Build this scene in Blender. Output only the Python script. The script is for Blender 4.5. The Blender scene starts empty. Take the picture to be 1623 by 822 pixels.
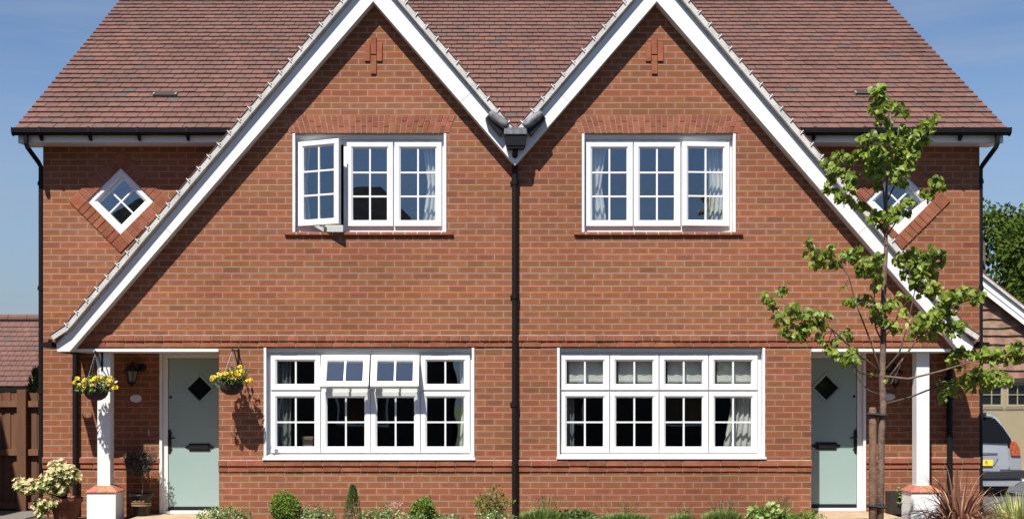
import bpy, bmesh, math, random
import numpy as np
from mathutils import Vector, Matrix
from mathutils.geometry import tessellate_polygon
R = math.radians
rnd = random.Random(7)
SC = bpy.context.scene
COL = SC.collection

# ------------------------------------------------------------------ camera, sky, sun, exposure
F, D, VX, HY, EYE = 1945.6, 15.2, 758.0, 635.0, 1.5
cam_d = bpy.data.cameras.new('camera'); cam = bpy.data.objects.new('camera', cam_d); COL.objects.link(cam)
cam.location = (0, -D, EYE); cam.rotation_euler = (R(90), 0, 0)
cam_d.sensor_width = 36; cam_d.lens = 36*F/1623
cam_d.shift_x = (811.5-VX)/1623; cam_d.shift_y = (HY-411)/1623
cam_d.clip_end = 3000
SC.camera = cam
SUN = Vector((0.42, 1.0, -1.62)).normalized()          # the way the light travels
SUN_EL = math.asin(-SUN.z)
w = bpy.data.worlds.new('World'); SC.world = w; w.use_nodes = True
nt = w.node_tree; bg = nt.nodes['Background']
sky = nt.nodes.new('ShaderNodeTexSky'); sky.sky_type = 'NISHITA'; sky.sun_disc = False
sky.sun_elevation = SUN_EL; sky.sun_rotation = math.atan2(-SUN.x, -SUN.y)
sky.altitude = 0; sky.air_density = 1.0; sky.dust_density = 0.6; sky.ozone_density = 3.0
# thin bands of high cloud low in the sky
tc = nt.nodes.new('ShaderNodeTexCoord'); mp = nt.nodes.new('ShaderNodeMapping'); mp.inputs['Scale'].default_value = (5, 5, 34)
nz = nt.nodes.new('ShaderNodeTexNoise'); nz.inputs['Scale'].default_value = 1.0; nz.inputs['Detail'].default_value = 4
rp = nt.nodes.new('ShaderNodeMapRange'); rp.inputs[1].default_value = .50; rp.inputs[2].default_value = .78; rp.inputs[4].default_value = .42
mx = nt.nodes.new('ShaderNodeMix'); mx.data_type = 'RGBA'; mx.inputs[7].default_value = (3.9, 4.3, 4.8, 1)
nt.links.new(tc.outputs['Generated'], mp.inputs[0]); nt.links.new(mp.outputs[0], nz.inputs['Vector'])
nt.links.new(nz.outputs['Fac'], rp.inputs[0]); nt.links.new(rp.outputs[0], mx.inputs[0])
nt.links.new(sky.outputs[0], mx.inputs[6])
# paler northern sky; dimmed overhead and round the sun to deepen the facade's shade
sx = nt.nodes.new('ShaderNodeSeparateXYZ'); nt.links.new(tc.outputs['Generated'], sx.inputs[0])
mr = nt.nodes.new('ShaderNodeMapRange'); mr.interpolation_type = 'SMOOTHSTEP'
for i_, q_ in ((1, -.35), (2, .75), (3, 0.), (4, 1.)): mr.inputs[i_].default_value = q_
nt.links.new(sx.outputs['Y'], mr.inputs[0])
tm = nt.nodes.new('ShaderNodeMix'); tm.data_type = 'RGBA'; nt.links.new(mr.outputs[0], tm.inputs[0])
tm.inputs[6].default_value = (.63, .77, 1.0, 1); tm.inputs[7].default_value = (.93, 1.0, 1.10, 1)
# the horizon haze is a shade deeper than the model's
eh = nt.nodes.new('ShaderNodeMapRange'); eh.interpolation_type = 'SMOOTHSTEP'; nt.links.new(sx.outputs['Z'], eh.inputs[0])
for i_, q_ in ((1, -.02), (2, .24), (3, .70), (4, 1.)): eh.inputs[i_].default_value = q_
vm = nt.nodes.new('ShaderNodeVectorMath'); vm.operation = 'SCALE'; hz = nt.nodes.new('ShaderNodeMix'); hz.data_type = 'RGBA'; hz.inputs[7].default_value = (4.6, 5.1, 5.6, 1)
hf = nt.nodes.new('ShaderNodeMapRange'); nt.links.new(sx.outputs['Z'], hf.inputs[0])
for i_, q_ in ((1, 0.), (2, .26), (3, .60), (4, 0.)): hf.inputs[i_].default_value = q_
nt.links.new(hf.outputs[0], hz.inputs[0]); nt.links.new(mx.outputs[2], hz.inputs[6])
nt.links.new(hz.outputs[2], vm.inputs[0]); nt.links.new(eh.outputs[0], vm.inputs['Scale'])
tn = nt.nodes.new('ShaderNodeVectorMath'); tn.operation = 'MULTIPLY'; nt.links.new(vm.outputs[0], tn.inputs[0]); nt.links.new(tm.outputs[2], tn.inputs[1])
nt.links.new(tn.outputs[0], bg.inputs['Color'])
bg.inputs['Strength'].default_value = 0.066
sl = bpy.data.lights.new('sun', 'SUN'); sl.energy = 5.0; sl.angle = R(0.53); sl.color = (1, .955, .88)
so = bpy.data.objects.new('sun', sl); COL.objects.link(so); so.rotation_euler = SUN.to_track_quat('-Z', 'Y').to_euler()
SC.view_settings.view_transform = 'Standard'; SC.view_settings.look = 'None'
SC.view_settings.exposure = 0.70; SC.view_settings.gamma = 1; SC.view_settings.use_curve_mapping = False
SC.cycles.max_bounces = 8; SC.cycles.transparent_max_bounces = 12

# ------------------------------------------------------------------ measuring: photograph pixel + depth -> metres
def X(px, y=0.0): return (px-VX)*(D+y)/F
def Z(py, y=0.0): return EYE+(HY-py)*(D+y)/F
def P(px, py, y=0.0): return Vector((X(px, y), y, Z(py, y)))
CX = X(816.3)                 # the line between the two homes
def MX(x): return 2*CX-x      # mirror across it
RY = 0.70                     # the main wall stands this far behind the gabled fronts

# ------------------------------------------------------------------ materials
M = {}
def nodes_of(name):
    m = bpy.data.materials.new(name); m.use_nodes = True
    t = m.node_tree; return m, t, t.nodes['Principled BSDF']
def N(t, kind, **kw):
    n = t.nodes.new(kind)
    for k, v in kw.items(): setattr(n, k, v)
    return n
def math_n(t, op, a, b=None, c=None, clamp=False):
    n = t.nodes.new('ShaderNodeMath'); n.operation = op; n.use_clamp = clamp
    for i, v in enumerate((a, b, c)):
        if v is None: continue
        if isinstance(v, (int, float)): n.inputs[i].default_value = v
        else: t.links.new(v, n.inputs[i])
    return n.outputs[0]
def mix_c(t, f, a, b, mode='MIX'):
    n = t.nodes.new('ShaderNodeMix'); n.data_type = 'RGBA'; n.blend_type = mode
    for i, v in ((0, f), (6, a), (7, b)):
        if isinstance(v, (int, float)): n.inputs[i].default_value = v
        elif isinstance(v, tuple): n.inputs[i].default_value = (*v[:3], 1)
        else: t.links.new(v, n.inputs[i])
    return n.outputs[2]
def noise(t, scale, detail=3, vec=None, rough=.55, dims='3D'):
    n = t.nodes.new('ShaderNodeTexNoise'); n.inputs['Scale'].default_value = scale; n.inputs['Detail'].default_value = detail
    n.inputs['Roughness'].default_value = rough
    if vec is not None: t.links.new(vec, n.inputs['Vector'])
    return n.outputs['Fac']
def smooth(t, v, a, b, lo=0., hi=1.):
    n = t.nodes.new('ShaderNodeMapRange'); n.interpolation_type = 'SMOOTHSTEP'
    t.links.new(v, n.inputs[0])
    for i, q in ((1, a), (2, b), (3, lo), (4, hi)): n.inputs[i].default_value = q
    return n.outputs[0]
def bump(t, bsdf, h, strength=.4, dist=.01):
    b = t.nodes.new('ShaderNodeBump'); b.inputs['Strength'].default_value = strength; b.inputs['Distance'].default_value = dist
    t.links.new(h, b.inputs['Height']); t.links.new(b.outputs[0], bsdf.inputs['Normal'])
KA = 1.22
def ka(c, k=None): return tuple(min(.9, v*(k or KA)) for v in c) if c else c
def mat(name, col, rough=.6, col2=None, nscale=6, bumps=0, bscale=60, island=0, hue=.015, metallic=0, spec=.5, lo=.35, hi=.65):
    if not name.startswith('white') and not metallic: col, col2 = ka(col), ka(col2)
    m, t, b = nodes_of(name)
    b.inputs['Roughness'].default_value = rough; b.inputs['Metallic'].default_value = metallic
    b.inputs['Specular IOR Level'].default_value = spec
    pos = N(t, 'ShaderNodeNewGeometry').outputs['Position']
    c = col
    if col2: c = mix_c(t, smooth(t, noise(t, nscale, 5, pos), lo, hi), col, col2)
    if island:
        ri = N(t, 'ShaderNodeNewGeometry').outputs['Random Per Island']
        hv = N(t, 'ShaderNodeHueSaturation')
        t.links.new(math_n(t, 'MULTIPLY_ADD', ri, island*2, 1-island), hv.inputs['Value'])
        t.links.new(math_n(t, 'MULTIPLY_ADD', math_n(t, 'FRACT', math_n(t, 'MULTIPLY', ri, 7.31)), hue*2, .5-hue), hv.inputs['Hue'])
        if isinstance(c, tuple): hv.inputs['Color'].default_value = (*c, 1)
        else: t.links.new(c, hv.inputs['Color'])
        c = hv.outputs[0]
    if isinstance(c, tuple): b.inputs['Base Color'].default_value = (*c, 1)
    else: t.links.new(c, b.inputs['Base Color'])
    if bumps: bump(t, b, noise(t, bscale, 4, pos), bumps, .01)
    M[name] = m; return m

def brick_mat(name, L, H, x0, z0):
    m, t, b = nodes_of(name)
    g = N(t, 'ShaderNodeNewGeometry'); sp = N(t, 'ShaderNodeSeparateXYZ'); t.links.new(g.outputs['Position'], sp.inputs[0])
    sn = N(t, 'ShaderNodeSeparateXYZ'); t.links.new(g.outputs['True Normal'], sn.inputs[0])
    side = math_n(t, 'GREATER_THAN', math_n(t, 'ABSOLUTE', sn.outputs[0]), .7)
    uu = math_n(t, 'ADD', math_n(t, 'MULTIPLY', sp.outputs[0], math_n(t, 'SUBTRACT', 1., side)), math_n(t, 'MULTIPLY', sp.outputs[1], side))
    # courses are never laid dead straight
    wob = math_n(t, 'MULTIPLY', math_n(t, 'SUBTRACT', noise(t, 1.7, 1, g.outputs['Position']), .5), .006)
    v = math_n(t, 'DIVIDE', math_n(t, 'ADD', math_n(t, 'SUBTRACT', sp.outputs[2], z0), wob), H)
    row = math_n(t, 'FLOOR', v); fv = math_n(t, 'SUBTRACT', v, row)
    odd = math_n(t, 'FLOORED_MODULO', row, 2.)
    wr = N(t, 'ShaderNodeTexWhiteNoise', noise_dimensions='1D'); t.links.new(row, wr.inputs['W'])
    jit = math_n(t, 'MULTIPLY', math_n(t, 'SUBTRACT', wr.outputs['Value'], .5), .035)
    u = math_n(t, 'ADD', math_n(t, 'DIVIDE', math_n(t, 'SUBTRACT', uu, x0), L), math_n(t, 'ADD', jit, math_n(t, 'MULTIPLY_ADD', odd, -.5, .5)))
    colm = math_n(t, 'FLOOR', u); fu = math_n(t, 'SUBTRACT', u, colm)
    cv = N(t, 'ShaderNodeCombineXYZ'); t.links.new(colm, cv.inputs[0]); t.links.new(row, cv.inputs[1])
    wn = N(t, 'ShaderNodeTexWhiteNoise', noise_dimensions='2D'); t.links.new(cv.outputs[0], wn.inputs['Vector'])
    sc = N(t, 'ShaderNodeSeparateColor'); t.links.new(wn.outputs['Color'], sc.inputs[0])
    r1, r2, r3 = sc.outputs
    du = math_n(t, 'MULTIPLY', math_n(t, 'MINIMUM', fu, math_n(t, 'SUBTRACT', 1., fu)), L)
    dv = math_n(t, 'MULTIPLY', math_n(t, 'MINIMUM', fv, math_n(t, 'SUBTRACT', 1., fv)), H)
    fine = noise(t, 95, 3, g.outputs['Position'])
    wav = math_n(t, 'MULTIPLY', math_n(t, 'SUBTRACT', fine, .5), .004)
    e = math_n(t, 'ADD', math_n(t, 'MINIMUM', du, dv), wav)
    face = smooth(t, e, .0034, .0056)                                   # 1 on the brick, 0 in the joint
    # the face of each brick: orange arris, browner rubbed middle
    mid = math_n(t, 'MULTIPLY', smooth(t, du, .012, .045), smooth(t, dv, .008, .026))
    mv = N(t, 'ShaderNodeMapping'); mv.inputs['Scale'].default_value = (14, 14, 60); t.links.new(g.outputs['Position'], mv.inputs[0])
    streak = smooth(t, noise(t, 1., 4, mv.outputs[0]), .3, .7)
    mid = math_n(t, 'MULTIPLY', mid, math_n(t, 'MULTIPLY_ADD', streak, .45, math_n(t, 'MULTIPLY_ADD', r2, .30, .12)), clamp=True)
    ora = mix_c(t, r1, (.262, .0895, .037), (.324, .119, .052))
    brn = mix_c(t, r3, (.150, .066, .035), (.216, .089, .046))
    c = mix_c(t, mid, ora, brn)
    dk = smooth(t, r2, .90, 1., 0., .25)
    c = mix_c(t, dk, c, (0.1098, 0.0439, 0.0268))
    c = mix_c(t, smooth(t, noise(t, 210, 2, g.outputs['Position']), .66, .74, 0, .55), c, (0.1220, 0.0610, 0.0427))
    big = noise(t, .55, 4, g.outputs['Position'])
    mor = mix_c(t, fine, (0.2684, 0.2013, 0.1647), (0.3782, 0.3050, 0.2562))
    c = mix_c(t, face, mor, c)
    c = mix_c(t, smooth(t, big, .3, .75, 0., .34), c, (0.3172, 0.1830, 0.1220), 'MULTIPLY')
    # efflorescence and splash dirt
    c = mix_c(t, smooth(t, noise(t, 2.3, 5, g.outputs['Position']), .60, .78, 0., .10), c, (0.3660, 0.2928, 0.2562))
    t.links.new(c, b.inputs['Base Color']); b.inputs['Roughness'].default_value = .88; b.inputs['Specular IOR Level'].default_value = .25
    h = math_n(t, 'ADD', math_n(t, 'MULTIPLY', face, .8), math_n(t, 'ADD', math_n(t, 'MULTIPLY', fine, .35), math_n(t, 'MULTIPLY', r3, .25)))
    bump(t, b, h, .65, .008)
    M[name] = m; return m
brick_mat('front_brick', 28.7/128, 10.01/128, X(438.6), Z(382.6))
brick_mat('main_brick', 28.6/122.4, 10.06/122.4, X(95.3, RY), Z(302.7, RY))
brick_mat('far_brick', .225, .075, 0, 0)
mat('red_brick', (.195, .066, .034), .88, (.235, .088, .048), 9, .5, 90, .16, spec=.15, hue=.006)
mat('mortar', (.25, .20, .165), .95, (.19, .15, .125), 14, .4, 120)
mat('pale_mortar', (.47, .45, .425), .95, (.37, .35, .325), 7, .6, 70)
mat('white_plastic', (.73, .73, .73), .35, (.70, .70, .695), 2)
mat('white_paint', (.735, .735, .73), .45, (.68, .68, .67), 1.6, .05, 30)
mat('white_render', (.76, .76, .75), .7, (.69, .685, .67), 2.5, .15, 90)
mat('black_plastic', (.007, .007, .008), .5, spec=.2)
mat('black_iron', (.008, .008, .009), .5, spec=.25)
mat('lead', (.075, .080, .088), .6, (.15, .155, .165), 16, .3, 30)
mat('clip_metal', (.55, .55, .55), .5)
mat('door_paint', (.224, .306, .292), .42, (.214, .294, .282), 1.2, .04, 50)
mat('dark_glass', (.006, .007, .008), .08, spec=.6)
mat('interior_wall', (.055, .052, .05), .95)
mat('curtain_cloth', (.55, .54, .52), .9, (.45, .44, .43), 6)
mat('blind_cloth', (.70, .69, .66), .9, (.62, .60, .57), 12)
mat('furniture', (.20, .15, .11), .8)
mat('terracotta', (.20, .07, .036), .8, (.16, .056, .03), 9, .2, 60)
mat('glazed_pot', (.009, .009, .009), .35, spec=.3)
mat('pot_band', (.25, .15, .10), .5)
mat('basket_lining', (.014, .012, .010), .9, (.03, .025, .02), 30, .8, 60)
mat('bark', (.085, .052, .040), .9, (.15, .10, .078), 18, .7, 60)
mat('dark_twig', (.05, .035, .028), .9)
mat('stake_wood', (.16, .092, .058), .9, (.10, .058, .038), 10, .6, 40)
mat('rubber', (.012, .012, .012), .8)
mat('soil', (.055, .036, .024), 1, (.03, .02, .014), 8, 1., 25)
mat('paving', (.36, .265, .16), .9, (.29, .21, .125), 5, .3, 80)
mat('step_brick', (.34, .17, .12), .9, (.42, .24, .17), 30, .4, 60)
mat('asphalt', (.058, .058, .062), .9, (.075, .075, .08), 3, .5, 160)
mat('concrete', (.42, .40, .37), .9, (.35, .33, .31), 3, .3, 70)
mat('gravel', (.09, .08, .07), 1, (.17, .15, .13), 60, 1., 45)
mat('turf', (.05, .085, .025), 1, (.07, .10, .03), 5, .8, 40)
mat('garage_door', (.26, .215, .13), .5, (.24, .20, .12), 2)
mat('garage_frame', (.27, .23, .15), .5)
mat('oak_board', (.23, .135, .095), .9, (.14, .075, .052), 5, .5, 30, .15)
mat('dark_lintel', (.03, .02, .016), .85)
mat('car_paint', (.34, .36, .38), .30, metallic=.3)
mat('car_black', (.02, .02, .022), .5)
mat('car_glass', (.005, .0055, .006), .10, spec=.18)
mat('tail_light', (.22, .03, .012), .15, (.36, .10, .04), 40)
mat('plate_yellow', (.75, .52, .03), .4)
mat('chrome', (.75, .75, .76), .2, metallic=1)
mat('slate', (.018, .018, .02), .95, (.035, .035, .037), 3, .4, 30, .3, spec=.03)
mat('oval_plaque', (.48, .49, .47), .5)
mat('ink', (.02, .02, .02), .6)
mat('pale_ink', (.22, .23, .23), .6)
mat('lamp_glass', (.16, .15, .125), .2)
mat('steel', (.35, .36, .38), .4, metallic=.6)
mat('yellow_petal', (.60, .44, .014), .7, island=.12)
mat('dark_petal', (.02, .006, .010), .8)

def wood_mat():
    m, t, b = nodes_of('fence_wood')
    g = N(t, 'ShaderNodeNewGeometry')
    mv = N(t, 'ShaderNodeMapping'); mv.inputs['Scale'].default_value = (30, 30, 2); t.links.new(g.outputs['Position'], mv.inputs[0])
    n = noise(t, 1, 5, mv.outputs[0])
    c = mix_c(t, n, (.074, .030, .013), (.175, .078, .036))
    hv = N(t, 'ShaderNodeHueSaturation'); t.links.new(c, hv.inputs['Color'])
    t.links.new(math_n(t, 'MULTIPLY_ADD', g.outputs['Random Per Island'], .5, .75), hv.inputs['Value'])
    t.links.new(hv.outputs[0], b.inputs['Base Color']); b.inputs['Roughness'].default_value = .85
    bump(t, b, n, .4, .006); M['fence_wood'] = m
wood_mat()
def tile_mat():
    m, t, b = nodes_of('roof_tile')
    g = N(t, 'ShaderNodeNewGeometry'); ri = g.outputs['Random Per Island']
    rp = N(t, 'ShaderNodeValToRGB'); t.links.new(ri, rp.inputs[0])
    cr = rp.color_ramp; cr.elements[0].position = 0;  cr.elements[0].color = (0.1151, 0.0550, 0.0437, 1); cr.elements[1].position = 1; cr.elements[1].color = (0.0795, 0.0651, 0.0600, 1)
    for p_, c_ in ((.25, (0.1220, 0.0610, 0.0500)), (.5, (0.1488, 0.0695, 0.0549)), (.75, (0.1318, 0.0647, 0.0525)), (.88, (0.1708, 0.0756, 0.0537)), (.955, (0.1196, 0.0634, 0.0537))):
        e = cr.elements.new(p_); e.color = (*c_, 1)
    n1 = noise(t, 24, 5, g.outputs['Position']); n2 = noise(t, 1.1, 4, g.outputs['Position'])
    c = mix_c(t, smooth(t, n1, .35, .75, 0, .5), rp.outputs[0], (0.1830, 0.1122, 0.0939))
    mr2 = N(t, 'ShaderNodeMapping'); mr2.inputs['Scale'].default_value = (1.6, .35, .35); t.links.new(g.outputs['Position'], mr2.inputs[0])
    c = mix_c(t, smooth(t, noise(t, 1., 5, mr2.outputs[0]), .5, .72, 0, .30), c, (0.0840, 0.0585, 0.0470))
    c = mix_c(t, smooth(t, n2, .35, .7, 0, .4), c, (0.7564, 0.6710, 0.6344), 'MULTIPLY')
    t.links.new(c, b.inputs['Base Color']); b.inputs['Roughness'].default_value = .8; b.inputs['Specular IOR Level'].default_value = .3
    bump(t, b, noise(t, 130, 3, g.outputs['Position']), .25, .004); M['roof_tile'] = m
tile_mat()
def leaf_mat(name, c1, c2, trans=.28, rough=.5, spec=.35, c3=None, p3=0.):
    c1, c2, c3 = ka(c1, 1.4), ka(c2, 1.4), ka(c3)
    m, t, b = nodes_of(name)
    g = N(t, 'ShaderNodeNewGeometry'); ri = g.outputs['Random Per Island']
    c = mix_c(t, ri, c1, c2)
    if c3:
        c = mix_c(t, math_n(t, 'GREATER_THAN', math_n(t, 'FRACT', math_n(t, 'MULTIPLY', ri, 13.7)), 1-p3), c, c3)
    t.links.new(c, b.inputs['Base Color']); b.inputs['Roughness'].default_value = rough; b.inputs['Specular IOR Level'].default_value = spec
    tr = N(t, 'ShaderNodeBsdfTranslucent'); ms = N(t, 'ShaderNodeMixShader'); ms.inputs[0].default_value = trans
    hs = N(t, 'ShaderNodeHueSaturation'); hs.inputs['Value'].default_value = 1.5; hs.inputs['Hue'].default_value = .485; t.links.new(c, hs.inputs['Color'])
    t.links.new(hs.outputs[0], tr.inputs[0])
    out = t.nodes['Material Output']; t.links.new(b.outputs[0], ms.inputs[1]); t.links.new(tr.outputs[0], ms.inputs[2]); t.links.new(ms.outputs[0], out.inputs[0])
    M[name] = m
leaf_mat('lime_leaf', (.056, .096, .010), (.185, .23, .034), .34, rough=.45)
leaf_mat('box_leaf', (.055, .105, .010), (.12, .19, .022), .22)
leaf_mat('conifer_leaf', (.035, .085, .018), (.075, .14, .035), .2)
leaf_mat('variegated_leaf', (.06, .105, .025), (.13, .18, .06), .2, c3=(.36, .40, .20), p3=.18)
leaf_mat('bright_leaf', (.11, .18, .04), (.22, .28, .09), .25)
leaf_mat('lavender_leaf', (.07, .12, .022), (.13, .19, .045), .2)
leaf_mat('lavender_spike', (.018, .012, .028), (.05, .032, .07), .1)
leaf_mat('dark_leaf', (.03, .065, .015), (.07, .12, .025), .2)
leaf_mat('olive_leaf', (.018, .022, .016), (.045, .052, .040), .1, rough=.5)
leaf_mat('pieris_green', (.085, .13, .025), (.20, .25, .07), .2)
leaf_mat('pieris_cream', (.40, .34, .17), (.58, .50, .32), .25)
leaf_mat('phormium_blade', (.080, .034, .020), (.23, .115, .072), .2, rough=.45, c3=(.42, .28, .16), p3=.10)
leaf_mat('grass_blade', (.16, .22, .05), (.42, .40, .16), .25)
leaf_mat('basket_leaf', (.04, .08, .02), (.10, .15, .04), .2, c3=(.5, .42, .30), p3=.12)
leaf_mat('far_leaf', (.022, .040, .006), (.066, .098, .014), .22, rough=.8, spec=.1)
leaf_mat('dry_flower', (.34, .20, .16), (.46, .34, .28), .2)

def glass_mat():
    m, t, b = nodes_of('window_glass')
    t.nodes.remove(b)
    tr = N(t, 'ShaderNodeBsdfTransparent'); tr.inputs[0].default_value = (.93, .95, .94, 1)
    gl = N(t, 'ShaderNodeBsdfGlossy'); gl.inputs['Roughness'].default_value = .0; gl.inputs[0].default_value = (.9, .95, 1, 1)
    ms = N(t, 'ShaderNodeMixShader'); ms.inputs[0].default_value = .15
    g = N(t, 'ShaderNodeNewGeometry'); bp = N(t, 'ShaderNodeBump'); bp.inputs['Strength'].default_value = .11; bp.inputs['Distance'].default_value = .01
    t.links.new(noise(t, 2.2, 1, g.outputs['Position']), bp.inputs['Height']); t.links.new(bp.outputs[0], gl.inputs['Normal'])
    t.links.new(tr.outputs[0], ms.inputs[1]); t.links.new(gl.outputs[0], ms.inputs[2]); t.links.new(ms.outputs[0], t.nodes['Material Output'].inputs[0])
    M['window_glass'] = m
glass_mat()

# ------------------------------------------------------------------ mesh helpers
class MB:
    def __init__(s): s.v = []; s.f = []; s.mi = []
    def add(s, vs, fs, mi=0):
        o = len(s.v); s.v += [tuple(v) for v in vs]; s.f += [tuple(i+o for i in f) for f in fs]; s.mi += [mi]*len(fs)
    def box(s, x0, x1, y0, y1, z0, z1, mi=0, mtx=None):
        vs = [Vector((x, y, z)) for z in (z0, z1) for y in (y0, y1) for x in (x0, x1)]
        if mtx is not None: vs = [mtx @ v for v in vs]
        s.add(vs, [(0, 2, 3, 1), (4, 5, 7, 6), (0, 1, 5, 4), (2, 6, 7, 3), (0, 4, 6, 2), (1, 3, 7, 5)], mi)
    def prism(s, pts, y0, y1, mi=0, holes=()):
        """a polygon of (x, z), with holes, given thickness along y"""
        loops = [list(pts)]+[list(h) for h in holes]
        tri = tessellate_polygon([[Vector((x, z, 0)) for x, z in l] for l in loops])
        flat = [q for l in loops for q in l]; n = len(flat)
        vs = [(x, y0, z) for x, z in flat]+[(x, y1, z) for x, z in flat]
        def area(t): (a, b), (c, d), (e, f) = (flat[i] for i in t); return (c-a)*(f-b)-(e-a)*(d-b)
        tri = [t if area(t) > 0 else t[::-1] for t in tri]
        fs = [tuple(t) for t in tri]+[tuple(i+n for i in t[::-1]) for t in tri]
        o = 0
        for k, l in enumerate(loops):
            a = sum(l[i][0]*l[(i+1) % len(l)][1]-l[(i+1) % len(l)][0]*l[i][1] for i in range(len(l)))
            for i in range(len(l)):
                p, q = o+i, o+(i+1) % len(l)
                fs.append((p, p+n, q+n, q) if (a > 0) == (k == 0) else (q, q+n, p+n, p))
            o += len(l)
        s.add(vs, fs, mi)
    def prism_axis(s, prof, a, b, mi=0):
        """profile of 3D points (a closed loop) swept by the vector b - a"""
        n = len(prof); d = Vector(b)-Vector(a)
        vs = [Vector(p)+Vector(a) for p in prof]; vs = vs+[v+d for v in vs]
        s.add(vs, [tuple(range(n)), tuple(range(2*n-1, n-1, -1))]+[(i, i+n, (i+1) % n+n, (i+1) % n) for i in range(n)], mi)
    def ring(s, loops, mtx=None, mi=0):
        """square picture-frame: each loop is (x0, x1, z0, z1, y); consecutive loops are bridged and the last joins the first"""
        vs = []
        for x0, x1, z0, z1, y in loops: vs += [Vector(p) for p in ((x0, y, z0), (x1, y, z0), (x1, y, z1), (x0, y, z1))]
        if mtx is not None: vs = [mtx @ v for v in vs]
        fs = []; k = len(loops)
        for a in range(k):
            b = (a+1) % k
            for i in range(4): fs.append((a*4+i, a*4+(i+1) % 4, b*4+(i+1) % 4, b*4+i))
        s.add(vs, fs, mi)
    def tube(s, path, rad, seg=8, mi=0, caps=True):
        path = [Vector(p) for p in path]; n = len(path)
        if not hasattr(rad, '__len__'): rad = [rad]*n
        up = None; vs = []
        for i in range(n):
            d = (path[min(i+1, n-1)]-path[max(i-1, 0)]).normalized()
            if up is None: up = d.orthogonal().normalized()
            up = (up-d*up.dot(d)); up = up.normalized() if up.length > 1e-6 else d.orthogonal().normalized()
            bi = d.cross(up)
            for k in range(seg):
                a = 2*math.pi*k/seg; vs.append(path[i]+(up*math.cos(a)+bi*math.sin(a))*rad[i])
        fs = [(i*seg+k, i*seg+(k+1) % seg, (i+1)*seg+(k+1) % seg, (i+1)*seg+k) for i in range(n-1) for k in range(seg)]
        if caps: fs += [tuple(range(seg-1, -1, -1)), tuple((n-1)*seg+k for k in range(seg))]
        s.add(vs, fs, mi)
    def lathe(s, prof, c=(0, 0, 0), seg=24, mi=0, sx=1, sy=1):
        vs = [(c[0]+r*sx*math.cos(2*math.pi*k/seg), c[1]+r*sy*math.sin(2*math.pi*k/seg), c[2]+z) for r, z in prof for k in range(seg)]
        n = len(prof)
        fs = [(i*seg+k, i*seg+(k+1) % seg, (i+1)*seg+(k+1) % seg, (i+1)*seg+k) for i in range(n-1) for k in range(seg)]
        s.add(vs, fs, mi)
    def build(s, name, m, parent=None, smooth=False, bevel=0, loc=None):
        base = Vector((0, 0, 0))
        if parent is not None: base = WL[parent.name]
        elif loc is not None: base = Vector(loc)
        me = bpy.data.meshes.new(name)
        me.from_pydata([tuple(Vector(v)-base) for v in s.v], [], s.f)
        ms = m if isinstance(m, (list, tuple)) else [m]
        for q in ms: me.materials.append(M[q])
        if len(ms) > 1: me.polygons.foreach_set('material_index', s.mi)
        me.validate(); me.update()
        if smooth: me.polygons.foreach_set('use_smooth', [True]*len(me.polygons))
        o = bpy.data.objects.new(name, me); COL.objects.link(o)
        if parent is not None: o.parent = parent
        else: o.location = base
        WL[o.name] = base
        if bevel:
            b = o.modifiers.new('edge', 'BEVEL'); b.width = bevel; b.segments = 2; b.limit_method = 'ANGLE'; b.angle_limit = R(40); b.harden_normals = False
        return o
WL = {}
def tag(o, label=None, cat=None, group=None, kind=None):
    if label: o['label'] = label
    if cat: o['category'] = cat
    if group: o['group'] = group
    if kind: o['kind'] = kind
    return o
def empty(name, loc, label=None, cat=None, group=None):
    o = bpy.data.objects.new(name, None); COL.objects.link(o); o.location = loc; o.empty_display_size = .1
    WL[o.name] = Vector(loc); return tag(o, label, cat, group)
def copy_tree(o, parent=None, shift=None):
    c = o.copy(); COL.objects.link(c); c.parent = parent
    if shift is not None: c.location = Vector(o.location)+Vector(shift)
    WL[c.name] = WL[o.name]+(Vector(shift) if shift is not None else Vector((0, 0, 0)))
    for ch in list(o.children): copy_tree(ch, c)
    return c

LEAF = {
 'lime': ([(0, 0, 0), (-.34, .02, .05), (-.50, .30, .10), (-.34, .68, .05), (0, 1.05, -.12), (.34, .68, .05), (.50, .30, .10), (.34, .02, .05), (0, .4, -.03)],
          [(8, 0, 1, 2), (8, 2, 3, 4), (8, 4, 5, 6), (8, 6, 7, 0)]),
 'oval': ([(0, 0, 0), (-.30, .45, .10), (0, 1, -.08), (.30, .45, .10)], [(0, 2, 1), (0, 3, 2)]),
 'slim': ([(0, 0, 0), (-.15, .45, .05), (0, 1, -.1), (.15, .45, .05)], [(0, 2, 1), (0, 3, 2)]),
 'round': ([(0, 0, 0), (-.42, .25, .08), (-.38, .75, .06), (0, 1, -.02), (.38, .75, .06), (.42, .25, .08)], [(0, 3, 2, 1), (0, 5, 4, 3)]),
}
def add_leaf(mb, p, tip, up, size, kind='oval', mi=0):
    t = Vector(tip).normalized(); n = Vector(up); n = n-t*n.dot(t)
    n = n.normalized() if n.length > 1e-5 else t.orthogonal().normalized()
    s = t.cross(n)
    vs, fs = LEAF[kind]; p = Vector(p)
    mb.add([p+(s*a+t*b+n*c)*size for a, b, c in vs], fs, mi)
def rv(a=1.0):
    while True:
        v = Vector((rnd.uniform(-1, 1), rnd.uniform(-1, 1), rnd.uniform(-1, 1)))
        if .01 < v.length < 1: return v.normalized()*a
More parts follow.
